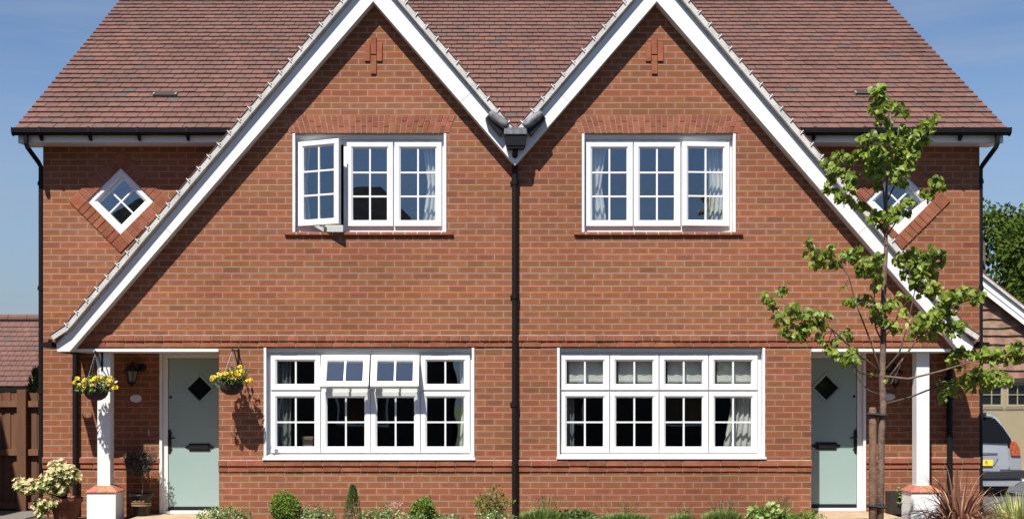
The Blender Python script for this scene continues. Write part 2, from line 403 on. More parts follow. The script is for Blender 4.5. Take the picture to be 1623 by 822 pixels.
def blob(mb, c, r, n, size, kind='oval', mi=0, shell=.5, flat=0., jag=.18, seed=0):
    """leaves through an uneven ellipsoid"""
    c = Vector(c); ph = [(rv(), rnd.uniform(2.5, 5.5), rnd.uniform(0, 6)) for _ in range(5)]
    for _ in range(n):
        d = rv()
        k = 1+jag*sum(math.sin(d.dot(a)*f+o) for a, f, o in ph)/2.2
        q = (shell+(1-shell)*rnd.random()**.6)*k
        p = c+Vector((d.x*r[0], d.y*r[1], d.z*r[2]))*q
        add_leaf(mb, p, d*.8+rv(.8)+Vector((0, 0, -flat)), d+rv(.7)+Vector((0, 0, .5)), size*rnd.uniform(.7, 1.25), kind, mi)

def tiles(mb, org, ud, sd, nd, u0, u1, nrows, gauge=.186, tw=.164, pred=None, mi=0):
    org, ud, sd, nd = map(Vector, (org, ud, sd, nd))
    for i in range(nrows):
        off = 0 if i % 2 == 0 else tw/2
        u = u0-off
        while u < u1-.002:
            a, b = max(u, u0), min(u+tw, u1)
            u += tw
            if b-a < .03: continue
            if pred and not pred(org+ud*((a+b)/2)+sd*(i*gauge+gauge/2)): continue
            lift = rnd.uniform(.025, .030); dz = rnd.gauss(0, .0012); sj = rnd.gauss(0, .0022)
            s0, s1 = i*gauge+sj, i*gauge+gauge+.03
            g = .0034
            def q(uu, ss, nn): return org+ud*uu+sd*ss+nd*nn
            cb = rnd.uniform(.001, .003)
            vs = [q(a+g, s0, lift+dz-.018), q(b-g, s0, lift-dz-.018), q(b-g, s1, 0), q(a+g, s1, 0),
                  q(a+g, s0, lift+dz), q(b-g, s0, lift-dz), q(b-g, s1, .006), q(a+g, s1, .006)]
            mb.add(vs, [(0, 3, 2, 1), (4, 5, 6, 7), (0, 1, 5, 4), (2, 3, 7, 6), (0, 4, 7, 3), (1, 2, 6, 5)], mi)

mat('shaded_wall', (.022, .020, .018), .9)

mat('planter_wood', (.018, .012, .010), .9)
# ================================================================== ground
def struct(name, mb, m, **k): return tag(mb.build(name, m, **k), kind='structure')
mb = MB(); mb.box(-900, 900, -300, 900, -.8, -.30); struct('ground', mb, 'turf')
mb = MB(); mb.box(-14, 6.62, -9, 1.05, -.29, 0); mb.box(6.62, 7.9, -9, 2.2, -.29, -.02); struct('garden_soil', mb, 'soil')
mb = MB(); mb.box(6.56, 30, 2.3, 11.6, -.292, -.25); mb.box(7.95, 30, -12, 2.3, -.292, -.251); struct('driveway', mb, 'asphalt')
mb = MB(); mb.box(6.6, 30, 11.6, 13, -.296, -.235); struct('garage_apron', mb, 'concrete')
mb = MB(); mb.box(-14, -5.75, .30, 4.2, -.2, .012); struct('gravel_strip', mb, 'gravel')
mb = MB(); mb.prism([(X(206), -.1), (X(365), -.1), (X(365), .044), (X(206), .044)], -5, .695); struct('porch_path', mb, 'paving')
mb = MB(); mb.prism([(X(1262), -.1), (X(1428), -.1), (X(1428), .062), (X(1262), .062)], -5, .695); struct('porch_path', mb, 'paving')
mb = MB(); mb.box(-40, 40, -14.0, -9.02, -.29, -.1); struct('road', mb, 'asphalt')

# ================================================================== the pair of houses
H = empty('semi_detached_house', (CX, 0, 0), 'pair of red brick semi-detached homes with twin white-edged gables', 'house')
def fx(px): return X(px)
def front(px, py): return (X(px), Z(py))
def mirror_pts(pts): return [(MX(x), z) for x, z in pts][::-1]
# window and door openings
def rect(px0, px1, py0, py1, y=0): return [(X(px0, y), Z(py1, y)), (X(px1, y), Z(py1, y)), (X(px1, y), Z(py0, y)), (X(px0, y), Z(py0, y))]
W_UL, W_UR = (464, 707.3, 212, 368), (922.5, 1165.7, 212, 368)
W_LL, W_LR = (418.4, 751.6, 550.6, 728.5), (883.3, 1212.2, 550.6, 727)
zb = -.25
poly = [(X(347), zb), (X(1285.6), zb), front(1285.6, 556), front(1521, 556), front(1041.1, -18), front(816.3, 246), front(591.5, -18), front(112, 556), front(347, 556)]
mb = MB(); mb.prism(poly, 0, .30, holes=[rect(*a) for a in (W_UL, W_UR, W_LL, W_LR)])
mb.box(X(347)+.001, X(347)+.3, .301, RY+.3, zb, Z(545)); mb.box(X(1285.6)-.3, X(1285.6)-.001, .301, RY+.3, zb, Z(545))
front_wall = mb.build('front_wall', 'front_brick', H)
# the main wall, behind the gabled fronts, with door and diamond openings
WXL, WXR, EZ = X(68.3, RY), X(1552.5, RY), 4.88
ridge_y, PIT = 5.75, R(34.25)
OY = RY-.30                                           # eaves line in front of the main wall
OZ = Z(205, OY)
def roof_z(y): return OZ+(y-OY)*math.tan(PIT)
dia = lambda cx, cy, h: [(X(cx, RY)-h, Z(cy, RY)), (X(cx, RY), Z(cy, RY)-h), (X(cx, RY)+h, Z(cy, RY)), (X(cx, RY), Z(cy, RY)+h)]
DLX, DRX, DCY, DH = 191.2, 1424.2, 318.8, 52.5/122.4
DOOR_L, DOOR_R = (253.4, 380, 558, 813), (1252, 1371.5, 558, 810)
for side, (a, b) in (('l', (WXL, X(400, RY))), ('r', (X(1232, RY), WXR))):
    mb = MB()
    dr, dc = (DOOR_L, DLX) if side == 'l' else (DOOR_R, DRX)
    hole = rect(*dr, y=RY); hole[0] = (hole[0][0], zb+.2); hole[1] = (hole[1][0], zb+.2)
    mb.prism([(a, zb), (b, zb), (b, EZ), (a, EZ)], RY, RY+.25, holes=[hole, dia(dc, DCY, DH)])
    main_wall = mb.build('main_wall', 'main_brick', H)
    if side == 'l': main_wall_l = main_wall
    else: main_wall_r = main_wall
for xa, xb in ((WXL, WXL+.25), (WXR-.25, WXR)):
    mb = MB(); prof = [(RY+.251, zb), (11.0, zb), (11.0, roof_z(2*ridge_y-11)-.12), (ridge_y, roof_z(ridge_y)-.12), (RY+.251, roof_z(RY+.251)-.12)]
    mb.prism_axis([(0, y, z) for y, z in prof], (xa, 0, 0), (xb, 0, 0)); mb.build('side_wall', 'main_brick', H)
mb = MB(); mb.box(WXL+.25, WXR-.25, 10.75, 11.0, zb, 4.6); mb.build('back_wall', 'main_brick', H)

# moulded string courses: a row of headers over a row of stretchers
def courses(xa, xb, y, parent, rows, phase=0., ends=0):
    mb = MB()
    for (z0, z1, out, L) in rows:
        x = xa - (phase % L)
        while x < xb:
            p, q = max(x+.005, xa), min(x+L-.005, xb)
            if q-p > .02:
                d = rnd.uniform(-.002, .002); t = rnd.uniform(-.0015, .0015)
                mb.box(p, q, y-out+d, y+.02, z0+.004+t, z1-.004+t, 0)
            x += L
        mb.box(xa+.001, xb-.001, y-out+.008, y+.015, z0+.001, z1-.001, 1)
    # mortar flaunching on the projecting upper course
    z1, out = rows[0][1], rows[0][2]
    mb.prism_axis([(0, y-out+.004, z1-.001), (0, y+.01, z1-.001), (0, y+.01, z1+.012)], (xa+.001, 0, 0), (xb-.001, 0, 0), 1)
    return mb.build('string_course', ('red_brick', 'mortar'), parent, bevel=.003)
up_rows = [(Z(540.6), Z(531.6), .028, .1185), (Z(549.8), Z(541.2), .014, .2345)]
lo_rows = [(Z(738.2), Z(729.2), .030, .2345), (Z(747.3), Z(738.8), .014, .2345)]
courses(X(138), X(1632.6-138), 0, front_wall, up_rows)
courses(X(347)-.004, X(1285.6)+.004, 0, front_wall, lo_rows, .12)
courses(WXL-.004, X(258, RY)-.03, RY, main_wall_l, lo_rows, .05); courses(X(1371.5, RY), WXR+.004, RY, main_wall_r, lo_rows, .16)

# cambered-looking flat arches of cut brick over the upper windows
def arch(px0, px1):
    mb = MB(); cx = (X(px0)+X(px1))/2; hw = (X(px1)-X(px0))/2+.035; z0, z1 = Z(211.6), Z(182.5); n = 29
    for i in range(n):
        ua, ub = -1+2*i/n, -1+2*(i+1)/n
        cut = .36 if i % 2 else .64
        def xat(u, k): return cx+u*(hw+k*(z1-z0)*.36)
        for ka, kb in ((0, cut), (cut, 1)):
            g = .0045; zz0, zz1 = z0+ka*(z1-z0)+g, z0+kb*(z1-z0)-g*.6
            pts = [(xat(ua, ka)+g, zz0), (xat(ub, ka)-g, zz0), (xat(ub, kb)-g, zz1), (xat(ua, kb)+g, zz1)]
            d = rnd.uniform(-.002, .003); mb.prism(pts, -.008+d, .02, 0)
    k0, k1 = hw+.004, hw+(z1-z0)*.36+.004
    mb.prism([(cx-k0, z0), (cx+k0, z0), (cx+k1, z1), (cx-k1, z1)], -.003, .018, 1)
    mb.build('brick_arch', ('red_brick', 'mortar'), front_wall, bevel=.002)
arch(*W_UL[:2]); arch(*W_UR[:2])
# projecting upright bricks near the top of each gable
for dx in (0, 1037.2-592.2):
    mb = MB()
    for a, b, c, d in ((587.6, 596.4, 58.8, 86.6), (578.2, 586.4, 68, 97.5), (597.3, 605.9, 68, 97.5), (587.8, 596.6, 88.6, 117.6)):
        mb.box(X(a+dx), X(b+dx), -.019, .01, Z(d), Z(c))
    mb.build('brick_motif', 'red_brick', front_wall, bevel=.003)

# ------------------------------------------------------------------ windows
def sash(x0, x1, z0, z1, yf, cols, rows, parent, mtx=None, border=.074, two=True):
    mb = MB(); b = border
    mb.ring([(x0, x1, z0, z1, yf+.06), (x0, x1, z0, z1, yf+.004), (x0+.004, x1-.004, z0+.004, z1-.004, yf), (x0+b-.022, x1-b+.022, z0+b-.022, z1-b+.022, yf),
             (x0+b, x1-b, z0+b, z1-b, yf+.016), (x0+b, x1-b, z0+b, z1-b, yf+.06)], mtx)
    gx0, gx1, gz0, gz1 = x0+b, x1-b, z0+b, z1-b
    def bar(a, c, d, e): mb.box(a, c, yf+.017, yf+.045, d, e, mtx=mtx)
    zs = [gz0+(gz1-gz0)*i/rows for i in range(rows+1)]
    for i in range(1, rows): bar(gx0, gx1, zs[i]-.0105, zs[i]+.0105)
    for j in range(1, cols):
        xm = gx0+(gx1-gx0)*j/cols
        for i in range(rows):
            bar(xm-.0105, xm+.0105, zs[i]+(.0106 if i else 0), zs[i+1]-(.0106 if i < rows-1 else 0))
    mb.build('sash', 'white_plastic', parent)
    mb = MB(); mb.box(gx0-.005, gx1+.005, yf+.028, yf+.034, gz0-.005, gz1+.005, mtx=mtx)
    mb.build('pane', 'window_glass', parent)
def hinge(px, ang, axis, pt):
    return Matrix.Translation(pt) @ Matrix.Rotation(ang, 4, axis) @ Matrix.Translation(-Vector(pt))

def window_frame(wr, cols, trans=None, sill=False):
    """outer trims flush with the wall, the frame set back, mullions between the sashes; cols are pixel spans of the sashes"""
    px0, px1, py0, py1 = wr; x0, x1, z0, z1 = X(px0), X(px1), Z(py1), Z(py0); mb = MB()
    mb.box(x0-.002, x0+.030, -.012, .15, z0, z1-.002); mb.box(x1-.030, x1+.002, -.012, .15, z0, z1-.002)
    mb.box(x0+.031, x1-.031, .030, .15, z1-.030, z1-.002)                   # head drip
    mb.box(x0+.031, x1-.031, .055, .15, z1-.055, z1-.031)
    fy0, fy1 = .085, .15
    xs0, xs1 = X(cols[0][0]), X(cols[-1][1])
    zt, zbm = z1-.056, z0
    mb.box(x0+.031, xs0+.012, fy0, fy1, zbm, zt); mb.box(xs1-.012, x1-.031, fy0, fy1, zbm, zt)
    for (a, b), (c, d) in zip(cols[:-1], cols[1:]): mb.box(X(b)-.012, X(c)+.012, fy0, fy1, zbm, zt)
    for a, b in cols:
        mb.box(X(a)+.0125, X(b)-.0125, fy0, fy1, zbm, Z(trans[-1][1])+.018)
        mb.box(X(a)+.0125, X(b)-.0125, fy0, fy1, Z(trans[0][0])-.018, zt)
        for (t0, t1), (s0, s1) in zip(trans[:-1], trans[1:]):
            mb.box(X(a)+.0125, X(b)-.0125, fy0, fy1, Z(s0)-.018, Z(t1)+.018)
    w_ = mb.build('window', 'white_plastic', H, bevel=.004)
    if sill:
        s = MB(); s.prism_axis([(0, -.045, z0), (0, -.045, z0+.030), (0, .05, z0+.066), (0, .0845, z0+.066), (0, .0845, z0)], (x0+.031, 0, 0), (x1-.031, 0, 0))
        s.box(x0-.012, x0+.030, -.045, -.0125, z0, z0+.030); s.box(x1-.030, x1+.012, -.045, -.0125, z0, z0+.030)
        s.build('sill', 'white_plastic', w_, bevel=.003)
    return w_
# upper windows: three sashes of two by three
def upper(wr, cols, open_first=0, open_last=0):
    rows = [(224, 357.5)]
    w_ = window_frame(wr, cols, rows)
    for i, (a, b) in enumerate(cols):
        mtx = None; yf = .052
        if i == 0 and open_first: mtx = hinge(0, -open_first, 'Z', (X(a), yf, 0))
        if i == 2 and open_last: mtx = hinge(0, open_last, 'Z', (X(b), yf, 0))
        sash(X(a), X(b), Z(357.5), Z(224), yf, 2, 3, w_, mtx, border=.076)
        if mtx is not None and open_first:
            mb = MB()
            mb.tube([mtx @ Vector((X(a)+.30, yf+.03, Z(357.5)-.006)), (X(a)+.36, .11, Z(357.5)-.006)], .009, 6); mb.build('window_stay', 'white_plastic', w_); mb = MB()
            mb.tube([mtx @ Vector((X(a)+.12, yf+.03, Z(357.5)-.006)), (X(a)+.20, .11, Z(357.5)-.006)], .009, 6); mb.build('window_stay', 'white_plastic', w_); mb = MB()
            mb.tube([mtx @ Vector((X(b)-.045, yf+.07, Z(300))), mtx @ Vector((X(b)-.045, yf+.10, Z(300))), mtx @ Vector((X(b)-.03, yf+.10, Z(316)))], .010, 6)
            mb.build('window_handle', 'white_plastic', w_)
    # sloping sill of red tiles under the window
    x0, x1, z0 = X(wr[0])-.105, X(wr[1])+.09, Z(wr[3]); mb = MB(); n = 14; wd = (x1-x0)/n
    for i in range(n):
        mb.prism_axis([(0, -.034, z0-.036), (0, -.034, z0-.006), (0, .04, z0+.012), (0, .04, z0-.036)], (x0+i*wd+.004, 0, 0), (x0+(i+1)*wd-.004, 0, 0), 0)
    mb.prism_axis([(0, -.030, z0-.033), (0, -.030, z0-.009), (0, .038, z0+.008), (0, .038, z0-.033)], (x0+.006, 0, 0), (x1-.006, 0, 0), 1)
    mb.build('sill', ('red_brick', 'pale_mortar'), w_, bevel=.003)
    return w_
cUL = [(471.2, 545), (548.8, 622.5), (624.8, 699.5)]
cUR = [(929.6, 1004), (1005.5, 1079.6), (1081.6, 1157.5)]
upper(W_UL, cUL, open_first=R(23)); upper(W_UR, cUR, open_last=R(4.5))
# lower windows: four top-hung lights over four fixed lights
def lower(wr, cols, open_cols=(), ang=R(27)):
    rows = [(562.3, 617.6), (620.2, 717.2)]
    w_ = window_frame(wr, cols, rows, sill=True)
    for i, (a, b) in enumerate(cols):
        mtx = None; yf = .052
        if i in open_cols: mtx = hinge(0, ang+(R(2) if i == 2 else 0), 'X', (0, yf, Z(562.3))) ; mtx = Matrix.Translation((0, -.02, 0)) @ hinge(0, -ang, 'X', (0, yf, Z(562.3)))
        k_ = 1.1 if mtx is not None else 0
        sash(X(a+k_), X(b-k_), Z(617.6), Z(562.3), yf, 2, 1, w_, mtx, border=.076)
        sash(X(a), X(b), Z(717.2), Z(620.2), yf, 2, 2, w_, None, border=.076)
        if mtx is not None:
            for xx in (X(a)+.02, X(b)-.02):
                mb = MB(); mb.tube([mtx @ Vector((xx, yf+.05, Z(606))), (xx, .11, Z(580))], .008, 6); mb.build('window_stay', 'white_plastic', w_)
            mb = MB(); mb.tube([mtx @ Vector(((X(a)+X(b))/2, yf+.06, Z(613))), ((X(a)+X(b))/2+.05, .09, Z(616))], .009, 6)
            mb.build('window_stay', 'white_plastic', w_)
    return w_
cLL = [(427.9, 507), (508, 586.6), (587.3, 665.6), (666.6, 744.6)]
cLR = [(889, 966.6), (967.8, 1045.2), (1046.4, 1124), (1125.2, 1202.4)]
lower(W_LL, cLL, (1, 2)); lower(W_LR, cLR)

# diamond windows with their brick surrounds
for cpx, mw in ((DLX, main_wall_l), (DRX, main_wall_r)):
    cx, cz = X(cpx, RY), Z(DCY, RY)
    rot = Matrix.Translation((cx, 0, cz)) @ Matrix.Rotation(R(45), 4, 'Y')
    h = DH/math.sqrt(2)                         # half the side of the square opening
    mb = MB()
    mb.ring([(-h, h, -h, h, RY+.16), (-h, h, -h, h, RY+.004), (-h+.06, h-.06, -h+.06, h-.06, RY+.004), (-h+.087, h-.087, -h+.087, h-.087, RY+.022), (-h+.087, h-.087, -h+.087, h-.087, RY+.16)], rot)
    g = h-.087
    mb.box(-g, g, RY+.024, RY+.06, -.0105, .0105, mtx=rot)
    mb.box(-.0105, .0105, RY+.024, RY+.06, .0106, g, mtx=rot); mb.box(-.0105, .0105, RY+.024, RY+.06, -g, -.0106, mtx=rot)
    dw = mb.build('diamond_window', 'white_plastic', H, bevel=.002)
    mb = MB(); mb.box(-g-.004, g+.004, RY+.040, RY+.046, -g-.004, g+.004, mtx=rot); mb.build('pane', 'window_glass', dw)
    mb = MB(); wd = .172; k = 7
    for q in range(4):
        rq = rot @ Matrix.Rotation(R(90*q), 4, 'Y')
        for i in range(k):
            a = -h+2*h*i/k; b = a+2*h/k
            mb.box(a+.005, b-.005, RY-.016+rnd.uniform(-.002, .002), RY+.02, h+.002, h+wd-.004, 0, rq)
        mb.box(h+.004, h+wd-.004, RY-.016, RY+.02, h+.004, h+wd-.004, 0, rq)
        mb.box(-h, h+wd-.002, RY-.009, RY+.018, h+.001, h+wd-.002, 1, rq)
    mb.build('brick_surround', ('red_brick', 'mortar'), mw, bevel=.003)

# ------------------------------------------------------------------ doors
def door(side):
    dr = DOOR_L if side == 'l' else DOOR_R
    y0 = RY+.03
    s = 1 if side == 'l' else -1
    hx = X(253.4, RY) if side == 'l' else X(1371.5, RY)           # outer edge of the frame, handle side
    zt, z0 = Z(558.5, RY), Z(813 if side == 'l' else 809, RY)
    W_ = 1.03; B = .10
    mb = MB()
    def bx(a, b, *r):
        p, q = hx+s*a, hx+s*b; mb.box(min(p, q), max(p, q), *r)
    bx(0, .035, RY-.03, RY+.20, z0, zt); bx(.0352, B, RY+.015, RY+.20, z0+.04, zt-.072); bx(B+.83, W_, RY+.015, RY+.20, z0+.04, zt-.072)
    bx(.0352, W_, RY+.015, RY+.20, zt-.070, zt)
    bx(.0352, W_, RY-.035, RY+.20, z0, z0+.038)
    dd = mb.build('door_frame', 'white_plastic', H, bevel=.003)
    mb = MB(); lx = hx+s*(B+.006); rx = hx+s*(B+.824); lo, hi = min(lx, rx), max(lx, rx)
    gx, gz = (X(316.4, y0), Z(615.4, y0)) if side == 'l' else (X(1309.6, y0), Z(614, y0))
    zl0 = z0+.085; zl1 = zt-.076
    gh = .158
    mb.prism([(lo, zl0), (hi, zl0), (hi, zl1), (lo, zl1)], y0, y0+.045, holes=[[(gx-gh, gz), (gx, gz-gh), (gx+gh, gz), (gx, gz+gh)]])
    leaf = mb.build('door', 'door_paint', H, bevel=.002)
    mb = MB(); rot = Matrix.Translation((gx, 0, gz)) @ Matrix.Rotation(R(45), 4, 'Y'); h = gh/math.sqrt(2)
    mb.ring([(-h-.034, h+.034, -h-.034, h+.034, y0+.002), (-h-.03, h+.03, -h-.03, h+.03, y0-.012), (-h-.004, h+.004, -h-.004, h+.004, y0-.006), (-h, h, -h, h, y0+.03)], rot)
    mb.build('window_trim', 'door_paint', leaf)
    mb = MB(); mb.box(-h, h, y0+.02, y0+.026, -h, h, mtx=rot); mb.build('pane', 'dark_glass', leaf)
    mb = MB(); mb.box(lo+.002, hi-.002, y0-.012, y0+.03, z0+.040, z0+.083); mb.build('weather_bar', 'black_iron', leaf)
    # black iron furniture with pointed ends
    mb = MB(); px = X(268.8 if side == 'l' else 1356, y0); pz = Z(699, y0)
    def spear(cx, cz, dx, dz, k=1.0):
        t = Vector((dx, 0, dz)); n = Vector((-dz, 0, dx))
        o = Vector((cx, y0-.008, cz))
        out = [o+n*.010*k, o+n*.014*k+t*.006*k, o+n*.034*k+t*.012*k, o+n*.012*k+t*.030*k, o+n*.022*k+t*.036*k, o+t*.066*k, o-n*.022*k+t*.036*k, o-n*.012*k+t*.030*k, o-n*.034*k+t*.012*k, o-n*.014*k+t*.006*k, o-n*.010*k]
        pts = [(p.x, p.z) for p in out]
        mb.prism(pts if dz <= 0 and dx == 0 or dx else pts, y0-.010, y0+.001)
    mb.box(px-.024, px+.024, y0-.014, y0+.001, pz-.085, pz+.085); spear(px, pz+.084, 0, 1, 1.2); spear(px, pz-.084, 0, -1, 1.2)
    mb.tube([(px, y0-.01, pz+.05), (px, y0-.05, pz+.05), (px+s*.02, y0-.055, pz+.05), (px+s*.085, y0-.055, pz+.047)], [.014, .012, .012, .009], 8)
    mb.build('handle', 'black_iron', leaf, bevel=.002)
    mb = MB(); bx_, bz = (X(316.6, y0), Z(708, y0)) if side == 'l' else (X(1309.2, y0), Z(706, y0))
    mb.box(bx_-.137, bx_+.137, y0-.012, y0+.001, bz-.048, bz+.048); mb.box(bx_-.118, bx_+.118, y0-.020, y0-.0122, bz-.032, bz+.034)
    spear(bx_+.136, bz, 1, 0, .85); spear(bx_-.136, bz, -1, 0, .85)
    mb.build('letter_plate', 'black_iron', leaf, bevel=.002)
    mb = MB(); ex = X(270.6 if side == 'l' else 1353.6, y0); ez = Z(629 if side == 'l' else 627.5, y0)
    mb.lathe([(0, .012), (.016, .010), (.018, 0)], seg=14); mb.v = [(ex+x, y0-z, ez+y) for x, y, z in mb.v]; mb.build('lock', 'black_iron', leaf)
    # the step below
    mb = MB(); a, b = hx-s*.02, hx+s*1.0; mb.box(min(a, b), max(a, b), RY-.12, RY-.002 if False else RY-.036, -.1, z0-.004); mb.build('doorstep', 'step_brick', H, bevel=.006)
    mb = MB(); a, b = hx+s*.0, hx+s*W_; mb.box(min(a, b), max(a, b), RY-.0355, RY+.28, -.12, z0-.001); mb.build('threshold', 'step_brick', H)
    # the dark hall behind the door
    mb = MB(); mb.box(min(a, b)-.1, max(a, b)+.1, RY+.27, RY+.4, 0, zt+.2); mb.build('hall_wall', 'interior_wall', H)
door('l'); door('r')
mb = MB(); mb.box(X(236, RY)-.012, X(236, RY)+.012, RY-.02, RY+.001, Z(690, RY), Z(680, RY)); mb.build('bell_push', 'steel', H, bevel=.004)

# ------------------------------------------------------------------ rooms behind the glass
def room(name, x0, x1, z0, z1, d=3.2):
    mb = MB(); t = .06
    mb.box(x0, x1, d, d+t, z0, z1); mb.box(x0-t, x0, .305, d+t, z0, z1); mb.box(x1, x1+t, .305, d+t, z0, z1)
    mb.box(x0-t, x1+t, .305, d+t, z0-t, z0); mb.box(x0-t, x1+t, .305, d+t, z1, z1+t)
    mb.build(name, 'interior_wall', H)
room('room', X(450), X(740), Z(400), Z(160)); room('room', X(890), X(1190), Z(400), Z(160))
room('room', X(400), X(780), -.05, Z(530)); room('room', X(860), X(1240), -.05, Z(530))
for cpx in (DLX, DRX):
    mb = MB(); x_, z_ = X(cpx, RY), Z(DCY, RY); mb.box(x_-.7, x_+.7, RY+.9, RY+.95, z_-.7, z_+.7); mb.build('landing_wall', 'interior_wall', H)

# ------------------------------------------------------------------ main roof
U0, U1 = X(23, OY), X(1596, OY)
ud, sd, nd = (1, 0, 0), (0, math.cos(PIT), math.sin(PIT)), (0, -math.sin(PIT), math.cos(PIT))
nr = int((ridge_y-OY)/math.cos(PIT)/.183)
mb = MB(); tiles(mb, (0, OY, OZ), ud, sd, nd, U0, U1, nr, .183)
roof = mb.build('roof', 'roof_tile', H)
mb = MB(); L_ = (ridge_y-OY)/math.cos(PIT)
prof = [Vector((0, OY+.02, OZ-.006)), Vector((0, ridge_y, roof_z(ridge_y)-.01)), Vector((0, 2*ridge_y-OY, OZ-.006)), Vector((0, 2*ridge_y-OY, OZ-.10)), Vector((0, ridge_y, roof_z(ridge_y)-.12)), Vector((0, OY+.02, OZ-.06))]
mb.prism_axis(prof, (U0+.012, 0, 0), (U1-.012, 0, 0)); mb.build('roof_deck', 'dark_lintel', H)
mb = MB(); mb.prism_axis([(0, ridge_y-.13, roof_z(ridge_y)-.07), (0, ridge_y, roof_z(ridge_y)+.10), (0, ridge_y+.13, roof_z(ridge_y)-.07)], (U0, 0, 0), (U1, 0, 0)); mb.build('ridge_tile', 'roof_tile', roof)
mat('vent_grey', (.16, .155, .15), .7)
# tile vents
def on_roof(px, py):
    k = (HY-py)/F; y = (EYE+k*D-OZ+OY*math.tan(PIT))/(math.tan(PIT)-k); return Vector((X(px, y), y, roof_z(y)))
for px, py in ((262.5, 153.5), (1372, 151)):
    p = on_roof(px, py); mb = MB(); r_ = Matrix.Translation(p) @ Matrix.Rotation(PIT, 4, 'X')
    mb.box(-.135, .135, -.045, .10, .034, .046, 1, r_); mb.box(-.15, .15, -.035, .12, .0, .0295, 1, r_)
    for sx in (-.16, .135): mb.box(sx, sx+.026, -.055, .02, .018, .060, 0, r_)
    mb.build('roof_vent', ('vent_grey', 'dark_lintel'), roof, bevel=.004)
# verge boxes at the two ends, soffit, fascia, gutter
for a, b, fa in ((U0+.035, WXL-.002, U0+.05), (WXR+.002, U1-.035, U1-.05)):
    mb = MB(); y1 = 2*ridge_y-OY
    mb.prism_axis([(0, OY+.03, OZ-.075), (0, ridge_y, roof_z(ridge_y)-.13), (0, y1, OZ-.11), (0, y1, OZ-.26), (0, ridge_y, roof_z(ridge_y)-.28), (0, RY+.2, Z(229, RY)), (0, OY+.03, Z(226, OY))], (a, 0, 0), (b, 0, 0))
    mb.build('verge_box', 'white_paint', H)
for a, b in ((U0+.05, X(402, OY)), (X(1233, OY), U1-.05)):
    mb = MB(); mb.box(a, b, OY+.005, OY+.029, Z(225.3, OY), OZ-.045); mb.build('fascia', 'white_paint', H)
    mb = MB(); mb.box(max(a, WXL-.001), min(b, WXR+.001), OY+.0292, RY-.001, Z(225.3, OY)+.004, Z(225.3, OY)+.016); mb.build('soffit', 'white_paint', H)
gut = [(0, -.115+.0, .035), (0, -.108, -.030), (0, -.075, -.062), (0, -.035, -.062), (0, -.004, -.030), (0, -.002, .04), (0, -.010, .04), (0, -.014, -.026), (0, -.040, -.05), (0, -.072, -.05), (0, -.098, -.026), (0, -.104, .035)]
def gutter(a, b, axis='x', org=(0, 0, 0), brackets=True):
    mb = MB(); zc = Z(209, OY)
    prof = [(0, OY+p[1], zc+p[2]*.9) for p in gut]
    mb.prism_axis(prof, (a, 0, 0), (b, 0, 0))
    for e in (a, b):
        mb.prism_axis([(0, OY-.118, zc+.034), (0, OY-.110, zc-.03), (0, OY-.075, zc-.064), (0, OY-.03, zc-.064), (0, OY+.0, zc-.03), (0, OY+.001, zc+.036)], (e-.006, 0, 0), (e+.006, 0, 0))
    g = mb.build('gutter', 'black_plastic', H)
    x = a+.35
    while x < b:
        mb = MB()
        mb.prism_axis([(0, OY+.004, zc-.115), (0, OY-.02, zc-.115), (0, OY-.08, zc-.068), (0, OY-.118, zc-.028), (0, OY-.118, zc+.04), (0, OY-.11, zc+.04), (0, OY+.004, zc-.055)], (x-.016, 0, 0), (x+.016, 0, 0)); x += .62
        mb.build('bracket', 'black_plastic', g)
gutter(X(18.5, OY-.1), X(388, OY)); gutter(X(1245, OY), X(1602.5, OY-.1))
def pipe(path, r=.034, joints=(), name='downpipe'):
    mb = MB(); mb.tube(path, r, 12)
    for z in joints:
        x, y = path[-1][0], path[-1][1]; mb.tube([(x, y, z-.03), (x, y, z+.03)], r+.007, 12); mb.box(x-.055, x+.055, y+r-.004, y+r+.012, z-.018, z+.018)
    return mb.build(name, 'black_plastic', H, smooth=False)
gy = OY-.055
pipe([(X(41.5, gy), gy, Z(213, gy)), (X(41.5, gy), gy, Z(228, gy)), (X(43, gy), gy+.01, Z(233, gy)), (X(62, RY), RY-.02, Z(258, RY)), (X(64, RY), RY+.02, Z(264, RY)), (X(64, RY), RY+.02, -.1)], .030, (Z(290, RY), Z(456, RY), Z(620, RY)))
pipe([(X(1580.5, gy), gy, Z(213, gy)), (X(1580.5, gy), gy, Z(228, gy)), (X(1579, gy), gy+.01, Z(233, gy)), (X(1556.5, RY), RY-.02, Z(262, RY)), (X(1555, RY), RY+.02, Z(268, RY)), (X(1555, RY), RY+.02, -.3)], .030, (Z(287, RY), Z(456, RY), Z(620, RY)))
pipe([(X(815.6), -.055, Z(236)), (X(815.6), -.055, -.1)], .036, (Z(290), Z(470), Z(640)))
pipe([(X(121.5, RY), RY-.05, Z(557, RY)), (X(121.5, RY), RY-.05, -.1)], .036, (Z(600, RY),))
pipe([(X(1503, RY), RY-.05, Z(557, RY)), (X(1503, RY), RY-.05, -.1)], .036, (Z(600, RY),))

